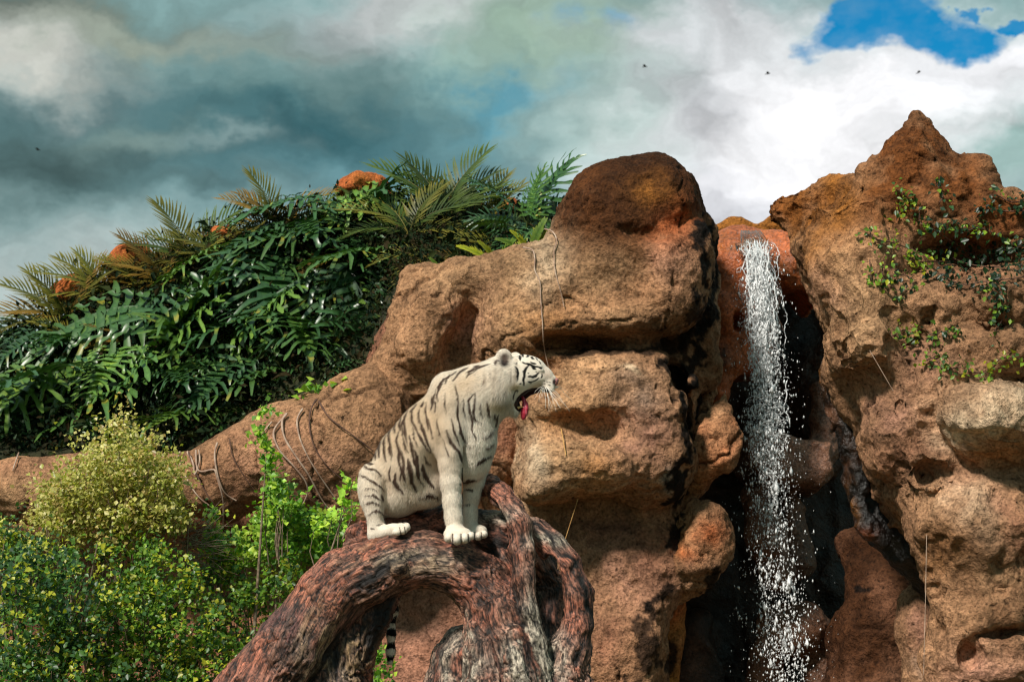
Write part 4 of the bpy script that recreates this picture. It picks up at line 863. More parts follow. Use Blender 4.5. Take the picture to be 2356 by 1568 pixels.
nm_, nt2, nb_ = newmat('pink_nose_skin'); nb_.inputs['Roughness'].default_value = .45; nt2.links.new(nd(nt2, 'ShaderNodeVertexColor', layer_name='Col').outputs[0], nb_.inputs['Base Color']); bump(nt2, nb_, tnoise(nt2, objcoord(nt2), 300, 2), .4, .002)
def fn(f):
    f.ell(H3(1562, 715, 0), (hr(74), .036, hr(76)), .01, -10); f.ell(H3(1602, 672, 0), (hr(36), .026, hr(32)), .01)
    f.ell(H3(1556, 712, -.034), (hr(26), .014, hr(40)), .006, 20, True); f.ell(H3(1560, 708, .022), (hr(26), .012, hr(38)), .006, 20, True)
sdfpart('nose', H3(1480, 820, 0) * [1, 0, 1] + [0, TY - .04, 0], H3(1680, 600, 0) * [1, 0, 1] + [0, TY + .04, 0], .0025, fn, nm_,
        lambda V: mx(np.tile(np.array(srgb(176, 116, 110)), (len(V), 1)), np.array(srgb(24, 16, 16)), 2.0 * np.exp(-((((tco(V)[:, 0] - 1045.2) / .3555) - 1548) / 30) ** 2 - ((((tco(V)[:, 1] - 52.3) / .3555) - 708) / 60) ** 2)))
em, et, eb = newmat('dark_eye'); eb.inputs['Base Color'].default_value = (.01, .008, .008, 1); eb.inputs['Roughness'].default_value = .15
for d in (-.068, .068):
    def fn(f, d=d): f.ell(H3(1256, 446, d), (hr(46), .012, hr(15)), .003, -20)
    sdfpart('eye', H3(1150, 520, 0) * [1, 0, 1] + [0, TY + d - .02, 0], H3(1360, 380, 0) * [1, 0, 1] + [0, TY + d + .02, 0], .002, fn, em)
wm2, wt2, wb2 = newmat('whisker_hair'); wb2.inputs['Base Color'].default_value = srgb(240, 232, 220) + (1,); wb2.inputs['Roughness'].default_value = .4
parts = []
for sx, sy, mx_, my_, ex, ey, d0, d1 in [(1330, 800, 1230, 850, 1160, 930, -.07, -.12), (1320, 820, 1240, 920, 1160, 1060, -.07, -.14), (1330, 830, 1270, 960, 1255, 1110, -.07, -.15), (1340, 830, 1310, 940, 1280, 1040, -.07, -.13), (1350, 840, 1380, 1050, 1380, 1230, -.07, -.14),
    (1370, 820, 1430, 1000, 1450, 1300, -.07, -.16), (1380, 810, 1450, 1030, 1510, 1220, -.07, -.15), (1390, 800, 1500, 1000, 1590, 1290, -.07, -.16), (1400, 810, 1540, 1030, 1670, 1220, -.07, -.16), (1410, 800, 1560, 980, 1740, 1140, -.07, -.15), (1420, 830, 1500, 960, 1530, 1180, -.07, -.13),
    (1430, 850, 1560, 1000, 1640, 1190, -.06, -.12), (1440, 830, 1640, 1010, 1860, 1290, -.06, -.12), (1450, 850, 1600, 920, 1730, 1130, -.06, -.1), (1560, 830, 1720, 900, 1850, 1120, .02, .1), (1560, 820, 1760, 930, 1970, 1190, .02, .12), (1570, 810, 1760, 870, 1890, 1010, .02, .12),
    (1575, 790, 1680, 800, 1755, 850, .03, .12), (1560, 800, 1700, 850, 1750, 960, .03, .1), (1540, 850, 1660, 980, 1780, 1130, .03, .1), (1560, 830, 1700, 930, 1910, 1060, .03, .12), (1480, 900, 1560, 1050, 1680, 1230, -.04, -.1), (1360, 850, 1330, 950, 1310, 1030, -.07, -.1), (1400, 850, 1440, 1080, 1480, 1230, -.06, -.12),
    (640, 1290, 570, 1330, 550, 1400, -.05, -.07), (760, 1380, 770, 1430, 800, 1480, 0, -.02), (690, 1370, 660, 1430, 680, 1480, -.02, -.03), (820, 1370, 830, 1420, 835, 1470, 0, 0)]:
    A_, M_, B_ = H3(sx, sy, d0), H3(mx_, my_, (d0 + d1) / 2), H3(ex, ey, d1); ts_ = np.linspace(0, 1, 9)
    cp = 2 * M_ - (A_ + B_) / 2; pts = [(1 - t) ** 2 * A_ + 2 * t * (1 - t) * cp + t * t * B_ for t in ts_]
    v, f_ = tube(pts, [.0014 * (1 - .75 * t) for t in ts_], 4); mesh_obj('whisker', v, f_, wm2, tiger)
# ================================================================== WATERFALL
wmt, wtt, wbb = newmat('falling_white_water'); wbb.inputs['Base Color'].default_value = (.95, .96, .97, 1); wbb.inputs['Roughness'].default_value = .12
wbb.inputs['Transmission Weight'].default_value = .12; wbb.inputs['IOR'].default_value = 1.33; wbb.inputs['Specular IOR Level'].default_value = .8
clm, clt, clb = newmat('clear_water_film'); clb.inputs['Base Color'].default_value = (.9, .95, .97, 1); clb.inputs['Roughness'].default_value = .06; clb.inputs['Transmission Weight'].default_value = 1.0; clb.inputs['IOR'].default_value = 1.33
bump(clt, clb, tnoise(clt, objcoord(clt), 26, 4, .6), .8, .02)
def wY(y): return np.interp(y, [500, 540, 700, 900, 1200, 1600, 1900], [18.35, 18.02, 17.9, 17.85, 17.8, 17.75, 17.7])
def wX(y): return np.interp(y, [500, 560, 700, 850, 1000, 1150, 1300, 1500, 1700], [1716, 1738, 1752, 1762, 1766, 1772, 1782, 1800, 1812])
def wW(y): return np.interp(y, [500, 560, 700, 900, 1100, 1300, 1600], [30, 38, 44, 52, 66, 76, 90])
r3 = np.random.default_rng(5); parts = []
# braided strands: irregular ropes of water, breaking up lower down
for k in range(52):
    u = r3.normal(0, .42); y0 = 548 + abs(r3.normal(0, 14)) if k < 46 else r3.uniform(580, 1080); ln = r3.uniform(60, 330) if k < 46 else r3.uniform(25, 130)
    n_ = int(ln / 5) + 3; ys = np.linspace(y0, y0 + ln, n_); ph = r3.uniform(0, 6.28, 3); dY = r3.uniform(-.12, .1)
    xs_ = wX(ys) + u * wW(ys) + 5 * np.sin(ys / 22 + ph[0]) + 3 * np.sin(ys / 8 + ph[1]) + r3.normal(0, 1.1, n_)
    rr_ = (.002 + .0065 * np.abs(np.sin(ys / 11 + ph[2])) * r3.uniform(.2, 1.2, n_)) * np.minimum(1, np.minimum(np.arange(n_), np.arange(n_)[::-1]) / 2.5 + .1) * r3.uniform(.5, 1.25)
    parts.append(tube([Q(a, b, wY(b) + dY) for a, b in zip(xs_, ys)], rr_, 5))
# curling arcs thrown across the sheet
for k in range(95):
    y = r3.uniform(560, 1010); cx = wX(y) + r3.normal(0, .42) * wW(y); w_ = r3.uniform(6, 24); a = np.linspace(0, math.pi * r3.uniform(.5, 1.1), 9) + r3.uniform(-.8, .8); dY = r3.uniform(-.14, .08)
    parts.append(tube([Q(cx + w_ * math.cos(t), y - w_ * .55 * math.sin(t) + (t - 1) * 3, wY(y) + dY) for t in a], r3.uniform(.3, 1, 9) * .005 * r3.uniform(.5, 1.2), 4))
# a thin torn sheet of foam behind the ropes
v, f_ = join(parts)
wf = mesh_obj('waterfall', v, f_, wmt); link_tag(wf, 'white braided waterfall dropping over the orange chute', 'waterfall', kind='structure')
ys = np.linspace(529, 760, 60); us = np.linspace(-1, 1, 22); V = []
for y in ys:
    for u in us:
        V.append(Q(wX(y) + u * (wW(y) + 8 * math.sin(y / 17)) * (1.0 if y > 560 else .7), y, wY(y) + .07 + .02 * math.sin(u * 9 + y * .05)))
V = np.array(V); V[:, 1] += fbm(V, 9, 3) * .015; i = np.arange(60 * 22).reshape(60, 22); F = np.stack([i[:-1, :-1], i[1:, :-1], i[1:, 1:], i[:-1, 1:]], -1).reshape(-1, 4)
V2 = V + [0, .02, 0]; rim = np.concatenate([i[0], i[1:, -1], i[-1, -2::-1], i[-2:0:-1, 0]]); rf = np.stack([rim, np.roll(rim, -1), np.roll(rim, -1) + len(V), rim + len(V)], 1)
link_tag(mesh_obj('water_film', np.concatenate([V, V2]), [F, F[:, ::-1] + len(V), rf], clm), 'clear film of water sliding over the lip of the chute', 'water', kind='structure')
# lacy foam: thin curved curtains of water torn into holes, ragged lower down
fmw, ftw, fbw = newmat('torn_foam'); fbw.inputs['Base Color'].default_value = (.93, .95, .96, 1); fbw.inputs['Roughness'].default_value = .2
sc_ = nd(ftw, 'ShaderNodeVectorMath', operation='MULTIPLY'); ftw.links.new(objcoord(ftw), sc_.inputs[0]); sc_.inputs[1].default_value = (30, 30, 8)
sc2 = nd(ftw, 'ShaderNodeVectorMath', operation='MULTIPLY'); ftw.links.new(objcoord(ftw), sc2.inputs[0]); sc2.inputs[1].default_value = (46, 46, 30)
na = tnoise(ftw, sc_.outputs[0], 1, 4, .6, 1.6); nb2 = tnoise(ftw, sc2.outputs[0], 1, 3, .6, 1.0); at_ = nd(ftw, 'ShaderNodeVertexColor', layer_name='Col').outputs[0]
s1 = nd(ftw, 'ShaderNodeMath', operation='ADD'); ftw.links.new(na, s1.inputs[0]); ftw.links.new(nb2, s1.inputs[1]); s2 = nd(ftw, 'ShaderNodeMath', operation='SUBTRACT'); ftw.links.new(s1.outputs[0], s2.inputs[0]); ftw.links.new(at_, s2.inputs[1])
al = ramp(ftw, s2.outputs[0], [(.30, 0), (.42, 1)]); ftw.links.new(al, fbw.inputs['Alpha']); bump(ftw, fbw, na, .6, .02)
lay = []; lc = []
for li in range(3):
    ys = np.linspace(545, 1260, 90); us = np.linspace(-1, 1, 18); G_ = []
    for y in ys:
        for u in us:
            G_.append(Q(wX(y) + u * wW(y) * (.8 - .12 * li) + 6 * math.sin(y / 31 + li * 2), y, wY(y) - .08 + .07 * li + .03 * math.sin(u * 7 + li + y * .03))); lc.append(.72 + .10 * abs(u) ** 2 + .16 * max(0, (y - 700) / 560) + (.12 if y < 575 else 0))
    i = np.arange(90 * 18).reshape(90, 18); lay.append((np.array(G_), np.stack([i[:-1, :-1], i[1:, :-1], i[1:, 1:], i[:-1, 1:]], -1).reshape(-1, 4)))
v, f_ = join(lay); link_tag(mesh_obj('foam', v, f_, fmw, colors=np.array(lc)[:, None] * np.ones(3)), 'lacy white foam torn by the fall of the water', 'foam', kind='stuff')
# spray: drops of uneven size, clustered
OC = np.array([[1, 0, 0], [-1, 0, 0], [0, 1, 0], [0, -1, 0], [0, 0, 1], [0, 0, -1]], float); OF = np.array([[0, 2, 4], [2, 1, 4], [1, 3, 4], [3, 0, 4], [2, 0, 5], [1, 2, 5], [3, 1, 5], [0, 3, 5]])
NV, NF = [], []; o_ = 0; ND = 10500
cl = np.array([[r3.normal(0, .36), r3.uniform(640, 1700)] for _ in range(420)])
for k in range(ND):
    if r3.random() < .62:
        c_ = cl[r3.integers(len(cl))]; y = c_[1] + r3.normal(0, 14); u = c_[0] + r3.normal(0, .13)
    else: y = r3.uniform(570, 1750) if r3.random() < .7 else r3.uniform(560, 1100); u = r3.normal(0, .62)
    if y > 1100 and r3.random() < .3: continue
    x = wX(y) + u * wW(y); s_ = .0034 * math.exp(r3.normal(0, .6)) + (.0035 if r3.random() < .1 else 0)
    if abs(u) > .7: s_ *= .8
    v = OC * s_ * np.array([1, 1, r3.uniform(1, 3.4)]) + r3.normal(0, s_ * .18, (6, 3)); NV.append(v + Q(x, y, wY(y) + r3.normal(0, .11))); NF.append(OF + o_); o_ += 6
link_tag(mesh_obj('water_spray', np.concatenate(NV), np.concatenate(NF), wmt), 'countless white drops of spray falling down the dark recess', 'spray', kind='stuff')
# ================================================================== PLANTS
def leafmat(name, rough=.35, trans=.25, spec=.5):
    m, t, b = newmat(name); c = nd(t, 'ShaderNodeVertexColor', layer_name='Col').outputs[0]
    inf = nd(t, 'ShaderNodeObjectInfo').outputs['Random']
    hs = nd(t, 'ShaderNodeHueSaturation'); t.links.new(c, hs.inputs['Color']); t.links.new(ramp(t, inf, [(0, .7), (1, 1.3)]), hs.inputs['Value'])
    cc = rgbmix(t, 'MULTIPLY', 1, hs.outputs[0], ramp(t, tnoise(t, objcoord(t), 30, 3, .6), [(.3, .75), (.7, 1.25)]))
    t.links.new(cc, b.inputs['Base Color']); b.inputs['Roughness'].default_value = rough; b.inputs['Specular IOR Level'].default_value = spec
    tr_ = nd(t, 'ShaderNodeBsdfTranslucent'); t.links.new(rgbmix(t, 'MULTIPLY', 1, cc, (1.3, 1.5, .5)), tr_.inputs[0])
    ms = nd(t, 'ShaderNodeMixShader'); ms.inputs[0].default_value = trans; o = t.nodes['Material Output']
    t.links.new(b.outputs[0], ms.inputs[1]); t.links.new(tr_.outputs[0], ms.inputs[2]); t.links.new(ms.outputs[0], o.inputs[0]); return m
PHI = leafmat('glossy_philodendron_leaf', .38, .10, .85); PALM = leafmat('palm_leaflets', .45, .25, .4); UND = leafmat('matte_undergrowth', .8, .1, .1); SHR = leafmat('small_shrub_leaf', .4, .32, .45)
stm, stt, stb = newmat('green_leaf_stalk'); stb.inputs['Base Color'].default_value = srgb(78, 92, 44) + (1,); stb.inputs['Roughness'].default_value = .5; bump(stt, stb, tnoise(stt, objcoord(stt), 60, 2), .3, .004)
twm, twt, twb = newmat('twig_bark'); twt.links.new(ramp(twt, tnoise(twt, objcoord(twt), 40, 3), [(.3, srgb(86, 66, 50)), (.7, srgb(150, 130, 108))]), twb.inputs['Base Color']); twb.inputs['Roughness'].default_value = .85
r4 = np.random.default_rng(21)
def raw_mesh(name, V, F, mat, colors):
    o = mesh_obj(name, V, F, mat, colors=colors, loc=(0, 0, 0)); me = o.data; col.objects.unlink(o); bpy.data.objects.remove(o); return me
def phi_leaf(seed, hue):
    r = np.random.default_rng(seed); V, F, Cc = [], [], []
    g1_, g2_, yl = [np.array(srgb(*x)) for x in hue]
    def mid(y): return np.array([.03 * math.sin(y * 3 + seed), y, -.34 * max(y, 0) ** 1.7])
    def strip(p, d, up, L_, w, tip, bend):
        nseg = 6; d = d / np.linalg.norm(d); s = np.cross(d, up); s /= np.linalg.norm(s); u = np.cross(s, d); b0 = len(V); ph = r.uniform(0, 6)
        for k in range(nseg + 1):
            t = k / nseg; wk = w * (1.15 if t < .2 else 1.0) * (1 if t < .9 else .45) * (1 + .28 * math.sin(t * 11 + ph))
            c = p + d * L_ * t + u * (bend * t * t * L_) + s * (tip * t * t * L_) + u * .012 * math.sin(t * 9 + ph)
            V.append(c - s * wk + u * .35 * wk); V.append(c); V.append(c + s * wk + u * .35 * wk)
            cc = g1_ * (1 - t * .5) + g2_ * t * .5; 
            if r.random() < .02: cc = yl
            Cc.extend([cc, cc * 1.35, cc])
            if k: a = b0 + 3 * (k - 1); F.append([a, a + 1, a + 4, a + 3]); F.append([a + 1, a + 2, a + 5, a + 4])
    n = 10
    for sgn in (-1, 1):
        for i in range(n):
            y = -.02 + i * .9 / n; ang = R(118 - 84 * (i / n) + r.uniform(-5, 5)); L_ = (.62 - .36 * (i / n) ** 1.3) * (1 if i > 0 else .75) * r.uniform(.88, 1.1)
            p = mid(y); d = np.array([sgn * math.sin(ang), math.cos(ang), .12]); strip(p, d, np.array([0, 0, 1.]), L_, .031 - .009 * i / n, sgn * -.26, -.34 + r.uniform(-.25, .2))
            if i < 5: strip(p + d * L_ * .45, d + np.array([sgn * -.55, .75, -.1]), np.array([0, 0, 1.]), L_ * .36, .022, 0, -.3)
    strip(mid(.84), np.array([0, 1, -.5]), np.array([0, 0, 1.]), .24, .03, 0, -.3)
    b0 = len(V)
    for k in range(12):
        y = -.06 + k / 11 * .98; c = mid(y); w = .12 * math.sin(math.pi * min(1, (k + 1.5) / 13)) ** .6 + .012
        V.append(c + [-w, 0, .01]); V.append(c + [0, 0, -.012]); V.append(c + [w, 0, .01]); Cc.extend([g1_, g2_ * 1.5, g1_])
        if k: a = b0 + 3 * (k - 1); F.append([a, a + 1, a + 4, a + 3]); F.append([a + 1, a + 2, a + 5, a + 4])
    return np.array(V), np.array(F), np.array(Cc)
DG = [(42, 74, 38), (62, 98, 48), (120, 124, 40)]; MG = [(54, 88, 38), (84, 112, 44), (140, 130, 40)]; BG = [(74, 108, 42), (112, 136, 48), (150, 140, 50)]
PL = [raw_mesh('leaf', *phi_leaf(i, h)[:2], PHI, phi_leaf(i, h)[2]) for i, h in enumerate([DG, DG, MG, MG, BG, DG])]
def frond(seed, cols, nl=18, wl=.013, ll=.46, droop=.85):
    r = np.random.default_rng(seed); V, F, Cc = [], [], []; ca, cb = np.array(srgb(*cols[0])), np.array(srgb(*cols[1]))
    def mid(y): return np.array([.02 * math.sin(y * 4 + seed), y, -droop * y ** 2.2])
    def tan(y): t = mid(y + .01) - mid(y); return t / np.linalg.norm(t)
    for sgn in (-1, 1):
        for i in range(nl):
            y = .16 + .84 * i / nl; p = mid(y); t = tan(y); side = np.array([sgn, 0, 0]); up = np.cross(side, t) * sgn; a = R(58 - 36 * i / nl + r.uniform(-4, 4)); L_ = ll * (math.sin(math.pi * (.18 + .76 * i / nl)) ** .6) * r.uniform(.88, 1.1)
            d = side * math.sin(a) + t * math.cos(a) + up * .32; d /= np.linalg.norm(d); wv = np.cross(d, up); wv /= np.linalg.norm(wv); b0 = len(V); k2 = r.uniform(.1, .35)
            for k in range(5):
                s = k / 4; w = wl * (.5 + math.sin(min(1, s * 1.4) * math.pi * .75)) * (1 - s ** 3 * .9); c = p + d * L_ * s + np.array([0, 0, -1.]) * k2 * L_ * s * s
                V.append(c - wv * w); V.append(c + wv * w); cc = ca * (1 - s) + cb * s; Cc.extend([cc, cc])
                if k: a_ = b0 + 2 * (k - 1); F.append([a_, a_ + 1, a_ + 3, a_ + 2])
    v, f_ = tube([mid(y) for y in np.linspace(0, 1, 12)], np.linspace(.011, .002, 12), 5); b0 = len(V)
    return np.concatenate([np.array(V), v]), np.concatenate([np.array(F), f_ + b0]), np.concatenate([np.array(Cc), np.tile(np.array(srgb(120, 110, 50)), (len(v), 1))])
YG = [(58, 74, 28), (136, 124, 44)]; OR = [(84, 74, 30), (150, 112, 42)]; GR = [(40, 64, 28), (90, 104, 36)]
FR = [raw_mesh('frond', *(lambda x: (x[0], x[1]))(frond(i, h)), PALM, frond(i, h)[2]) for i, h in enumerate([YG, OR, GR, YG, GR])]
FERN = [raw_mesh('frond', *(lambda x: (x[0], x[1]))(frond(40 + i, h, 15, .03, .24, .35)), PALM, frond(40 + i, h, 15, .03, .24, .35)[2]) for i, h in enumerate([[(110, 130, 30), (170, 165, 40)], [(60, 96, 34), (110, 130, 40)]])]
from mathutils import Matrix
def place(me, name, parent, pos, d, up, size, rel=True):
    """object whose local +Y runs along d and +Z as near up as it can"""
    d = Vector(d).normalized(); up = Vector(up); x = d.cross(up).normalized(); z = x.cross(d)
    o = bpy.data.objects.new(name, me); col.objects.link(o); o.parent = parent
    M = Matrix((x, d, z)).transposed().to_4x4(); p = Vector([float(v) for v in pos]) - parent.location
    o.matrix_local = Matrix.Translation(p) @ M @ Matrix.Diagonal((size, size, size, 1)); return o
def hill_Y(x, y):
    t = min(max((ip(FOOT, x) - y) / max(ip(FOOT, x) - ip(RIDGE, x), 1), 0), 1); return 17.9 + 2.2 * t ** .8 + .5 * min(max((x - 900) / 300, 0), 1) - .15
def philodendron(x, y, Y, n, size, label, lean=(-.35, -.3), leaves=None, spread=1.0):
    Y = hill_Y(x, y) if x < 1200 else Y; n = max(4, round(n * .8)); size *= 1.32
    root = Q(x, y, Y) + [0, .25, -.15]; t = empty('philodendron', root, label, 'plant', 'split-leaf philodendrons on the slope'); st = []
    for k in range(n):
        ph = 2 * math.pi * (k + r4.uniform(-.3, .3)) / n; rr_ = r4.uniform(.35, .75) * spread
        a = np.array([math.cos(ph) * rr_ + lean[0] * .4, -.35 - .2 * r4.random(), math.sin(ph) * rr_ * .8 + .25]); tip = root + a * size * .7
        d = np.array([math.cos(ph) * .9 + lean[0], -.35 + r4.uniform(-.5, .4), math.sin(ph) * .6 - .5 + lean[1] + r4.uniform(-.3, .3)]); upv = np.array([-.25 + .5 * math.cos(ph), -.6, .75 + .4 * math.sin(ph)]) + r4.normal(0, .3, 3)
        me = PL[r4.integers(len(PL))] if leaves is None else PL[leaves[r4.integers(len(leaves))]]
        place(me, 'leaf', t, tip, d, upv, size * r4.uniform(.66, 1.3)); q = root + np.array([a[0] * .4, a[1] * .3, a[2] * .75]) * size * .8
        st.append(tube([root, q, tip], [.012, .010, .006], 5))
    v, f_ = join(st); mesh_obj('stalks', v, f_, stm, t)
PHL = [(-170, 900, 17.3, 7, .62, 'philodendron just outside the left frame edge, its leaf tips reaching into view'), (30, 960, 17.2, 7, .62, 'philodendron with pale split leaves at the left frame edge, just above the ledge'), (150, 940, 17.3, 6, .7, 'philodendron whose split leaves hang lowest over the left ledge'),
 (40, 850, 17.7, 6, .58, 'dark split-leaf philodendron at the left frame edge, under the leftmost palm'), (150, 820, 17.8, 7, .64, 'philodendron under the leftmost arching palm frond'), (270, 880, 17.4, 8, .66, 'pale glossy philodendron directly above the yellow-green bush top'),
 (350, 800, 17.6, 8, .78, 'largest pale philodendron in the middle of the slope, leaves shining white'), (390, 900, 17.3, 7, .72, 'drooping philodendron right of the yellow-green bush top'), (480, 860, 17.5, 6, .62, 'dark philodendron between the bush and the wrapped end of the ledge'),
 (300, 730, 18.2, 7, .56, 'philodendron below the left orange boulder of the ridge'), (430, 720, 18.2, 7, .62, 'green philodendron left of the long combed leaf in the middle'), (520, 770, 17.8, 7, .66, 'philodendron with yellow tipped leaves in the middle of the slope'),
 (600, 660, 18.3, 8, .74, 'philodendron with the long combed leaf pointing left, high on the slope'), (560, 880, 17.5, 6, .6, 'philodendron with a long hanging leaf above the wrapped roots'), (650, 770, 17.9, 8, .66, 'philodendron in the centre right of the slope, dark and glossy'),
 (740, 700, 18.2, 8, .68, 'philodendron with spread leaves left of the rock shoulder, upper one'), (800, 780, 18.0, 8, .62, 'philodendron brushing the rock shoulder, lower one'), (680, 860, 17.6, 6, .54, 'low dark philodendron beside the small climbing yellow leaves'),
 (660, 560, 19.0, 8, .62, 'dark philodendron under the fan of orange palm fronds'), (760, 590, 18.8, 8, .6, 'philodendron in the dark hollow under the big orange boulder'), (850, 660, 18.4, 6, .54, 'philodendron tucked against the left face of the rock outcrop'),
 (770, 500, 19.6, 7, .56, 'philodendron with dark toothed leaves left of the big orange boulder'), (880, 480, 19.6, 8, .58, 'philodendron with dark upright leaves right of the big orange boulder'), (900, 590, 18.9, 7, .5, 'pale star shaped philodendron among the palms, left of the outcrop'),
 (520, 620, 18.9, 7, .56, 'philodendron under the second arching palm clump'), (80, 760, 18.4, 6, .45, 'small dark philodendron on the skyline at far left'), (210, 990, 17.2, 5, .5, 'lowest philodendron left of the yellow-green bush, half in shade'),
 (470, 960, 17.35, 5, .46, 'low philodendron just over the roots wrapped ledge'), (800, 855, 17.7, 5, .42, 'small philodendron in the corner where ledge meets shoulder')]
for x, y, Y, n, s, lab in PHL: philodendron(x, y, Y + .1, n, s, lab)
philodendron(1215, 480, 18.6, 8, .42, 'dark philodendron standing against the sky left of the rock dome', lean=(-.2, .75), leaves=[0, 1, 5], spread=.8)
philodendron(1210, 520, 18.4, 6, .42, 'low philodendron at the neck of the rock dome, under the one against the sky', lean=(-.2, .2), leaves=[1, 2, 3])
def palm(x, y, Y, n, size, label, a0, a1, fr=None, out=.0, name='palm', grp='palms along the ridge', meshes=None):
    if name == 'palm': Y = hill_Y(x, y + 20) - .1 - (.3 if a0 >= 120 or x > 850 else 0); size *= .8
    root = Q(x, y, Y) + [0, .15, -.1]; t = empty(name, root, label, 'palm' if name == 'palm' else 'fern', grp); ms = meshes or FR
    for k in range(n):
        a = R(a0 + (a1 - a0) * (k + .5 + r4.uniform(-.3, .3)) / n); d = np.array([math.cos(a), -.25 + r4.uniform(-.35, .25) - out, math.sin(a) + .1])
        upv = np.array([-math.sin(a) * .35 * (1 if math.cos(a) > 0 else -1), -.75, .55 + .4 * abs(math.cos(a))]); place(ms[fr[k % len(fr)] if fr else r4.integers(len(ms))], 'frond', t, root, d, upv, size * r4.uniform(.8, 1.12))
for p in [(150, 715, 18.9, 6, .82, 'leftmost palm, its long frond arching left against the sky', 60, 175, [3, 1, 0]), (235, 660, 19.2, 6, .72, 'palm behind the left rusty boulders', 40, 160, [0, 3]), (330, 640, 19.2, 5, .6, 'yellowish palm beside the left orange boulder of the ridge', 30, 150, [1, 3]),
          (440, 580, 19.5, 7, .82, 'palm with two arching combs of leaflets a third of the way along the ridge', 35, 165, [3, 0, 4]), (370, 620, 19.3, 5, .62, 'yellow palm frond cluster in front of the arching one', 70, 190, [1]), (520, 580, 19.3, 6, .66, 'palm in the middle of the ridge, left of the orange fan', 20, 160, [4, 0, 3]),
          (640, 500, 19.9, 7, .78, 'palm with a wide fan of orange fronds on the skyline', 40, 175, [1, 1, 3]), (700, 520, 19.7, 5, .6, 'palm just right of the orange fan', 20, 120, [3, 4]), (940, 510, 19.9, 6, .7, 'palm with drooping yellow-green fans right of the big boulder', 10, 170, [0, 4]),
          (1025, 480, 20.2, 8, .86, 'tallest palm, upright fronds against the sky in the middle', 45, 135, [4, 2, 4]), (1110, 500, 20.1, 5, .74, 'palm with one upright comb of leaflets left of the dome', 70, 130, [0, 3, 4]), (980, 560, 19.2, 6, .56, 'lower palm with a rounded yellow fan under the tallest palm', 150, 340, [3, 0]),
          (1060, 570, 19.0, 5, .5, 'small palm with brownish fans, low right of the rounded yellow one', 140, 330, [1, 0]), (780, 560, 19.1, 5, .52, 'palm with a dry brown fan in the hollow of the slope', 170, 330, [1]), (600, 600, 19.0, 5, .56, 'palm hanging below the orange fan', 120, 240, [0, 4]),
          (290, 760, 18.5, 5, .5, 'low yellow palm under the left boulders', 120, 200, [1, 3]), (1150, 560, 19.0, 6, .55, 'palm in front of the small brown boulder near the dome', 20, 200, [4, 0]), (170, 760, 18.7, 5, .5, 'small palm on the slope below the leftmost palm', 40, 200, [3, 4]),
          (850, 470, 20.0, 5, .5, 'small palm at the right foot of the big orange boulder', 30, 150, [4])]: palm(*p)
palm(1150, 590, 17.75, 7, .40, 'yellow-green fern on top of the left rock shoulder', 20, 200, [0, 0, 1], .2, 'fern', 'ferns on the outcrop', FERN)
palm(1225, 565, 17.7, 6, .34, 'green fern close to the neck of the rock dome', 30, 170, [1, 0], .2, 'fern', 'ferns on the outcrop', FERN)
palm(1020, 615, 17.3, 5, .26, 'small dark fern in the notch of the left rock shoulder', 100, 260, [1], .2, 'fern', 'ferns on the outcrop', FERN)
palm(1430, 372, 17.5, 4, .10, 'tiny fern sprouting on top of the rock dome', 50, 130, [1], 0, 'fern', 'ferns on the outcrop', FERN)
palm(2310, 447, 15.6, 5, .10, 'tiny grassy tuft on the top edge of the cliff', 30, 150, [1], 0, 'fern', 'ferns on the outcrop', FERN)
# ---- small-leaf foliage
def leaves_mesh(P_, D_, N_, s, cols, fold=.35, wide=.42):
    """folded leaves: base points, directions, normals, lengths"""
    D_ = D_ / np.linalg.norm(D_, axis=1, keepdims=True); S_ = np.cross(D_, N_); S_ /= np.maximum(np.linalg.norm(S_, axis=1, keepdims=True), 1e-6); U_ = np.cross(S_, D_); s = s[:, None]; k = len(P_)
    a = P_; b = P_ + D_ * s * .45 - S_ * s * wide + U_ * s * fold * .5; c = P_ + D_ * s * .45; d = P_ + D_ * s * .45 + S_ * s * wide + U_ * s * fold * .5; e = P_ + D_ * s
    V = np.stack([a, b, c, d, e], 1).reshape(-1, 3); i = np.arange(k) * 5
    F = np.concatenate([np.stack([i, i + 2, i + 1], 1), np.stack([i, i + 3, i + 2], 1), np.stack([i + 1, i + 2, i + 4], 1), np.stack([i + 2, i + 3, i + 4], 1)])
    return V, F, np.repeat(cols, 5, axis=0)
def unit(n_, r): v = r.normal(0, 1, (n_, 3)); return v / np.linalg.norm(v, axis=1, keepdims=True)
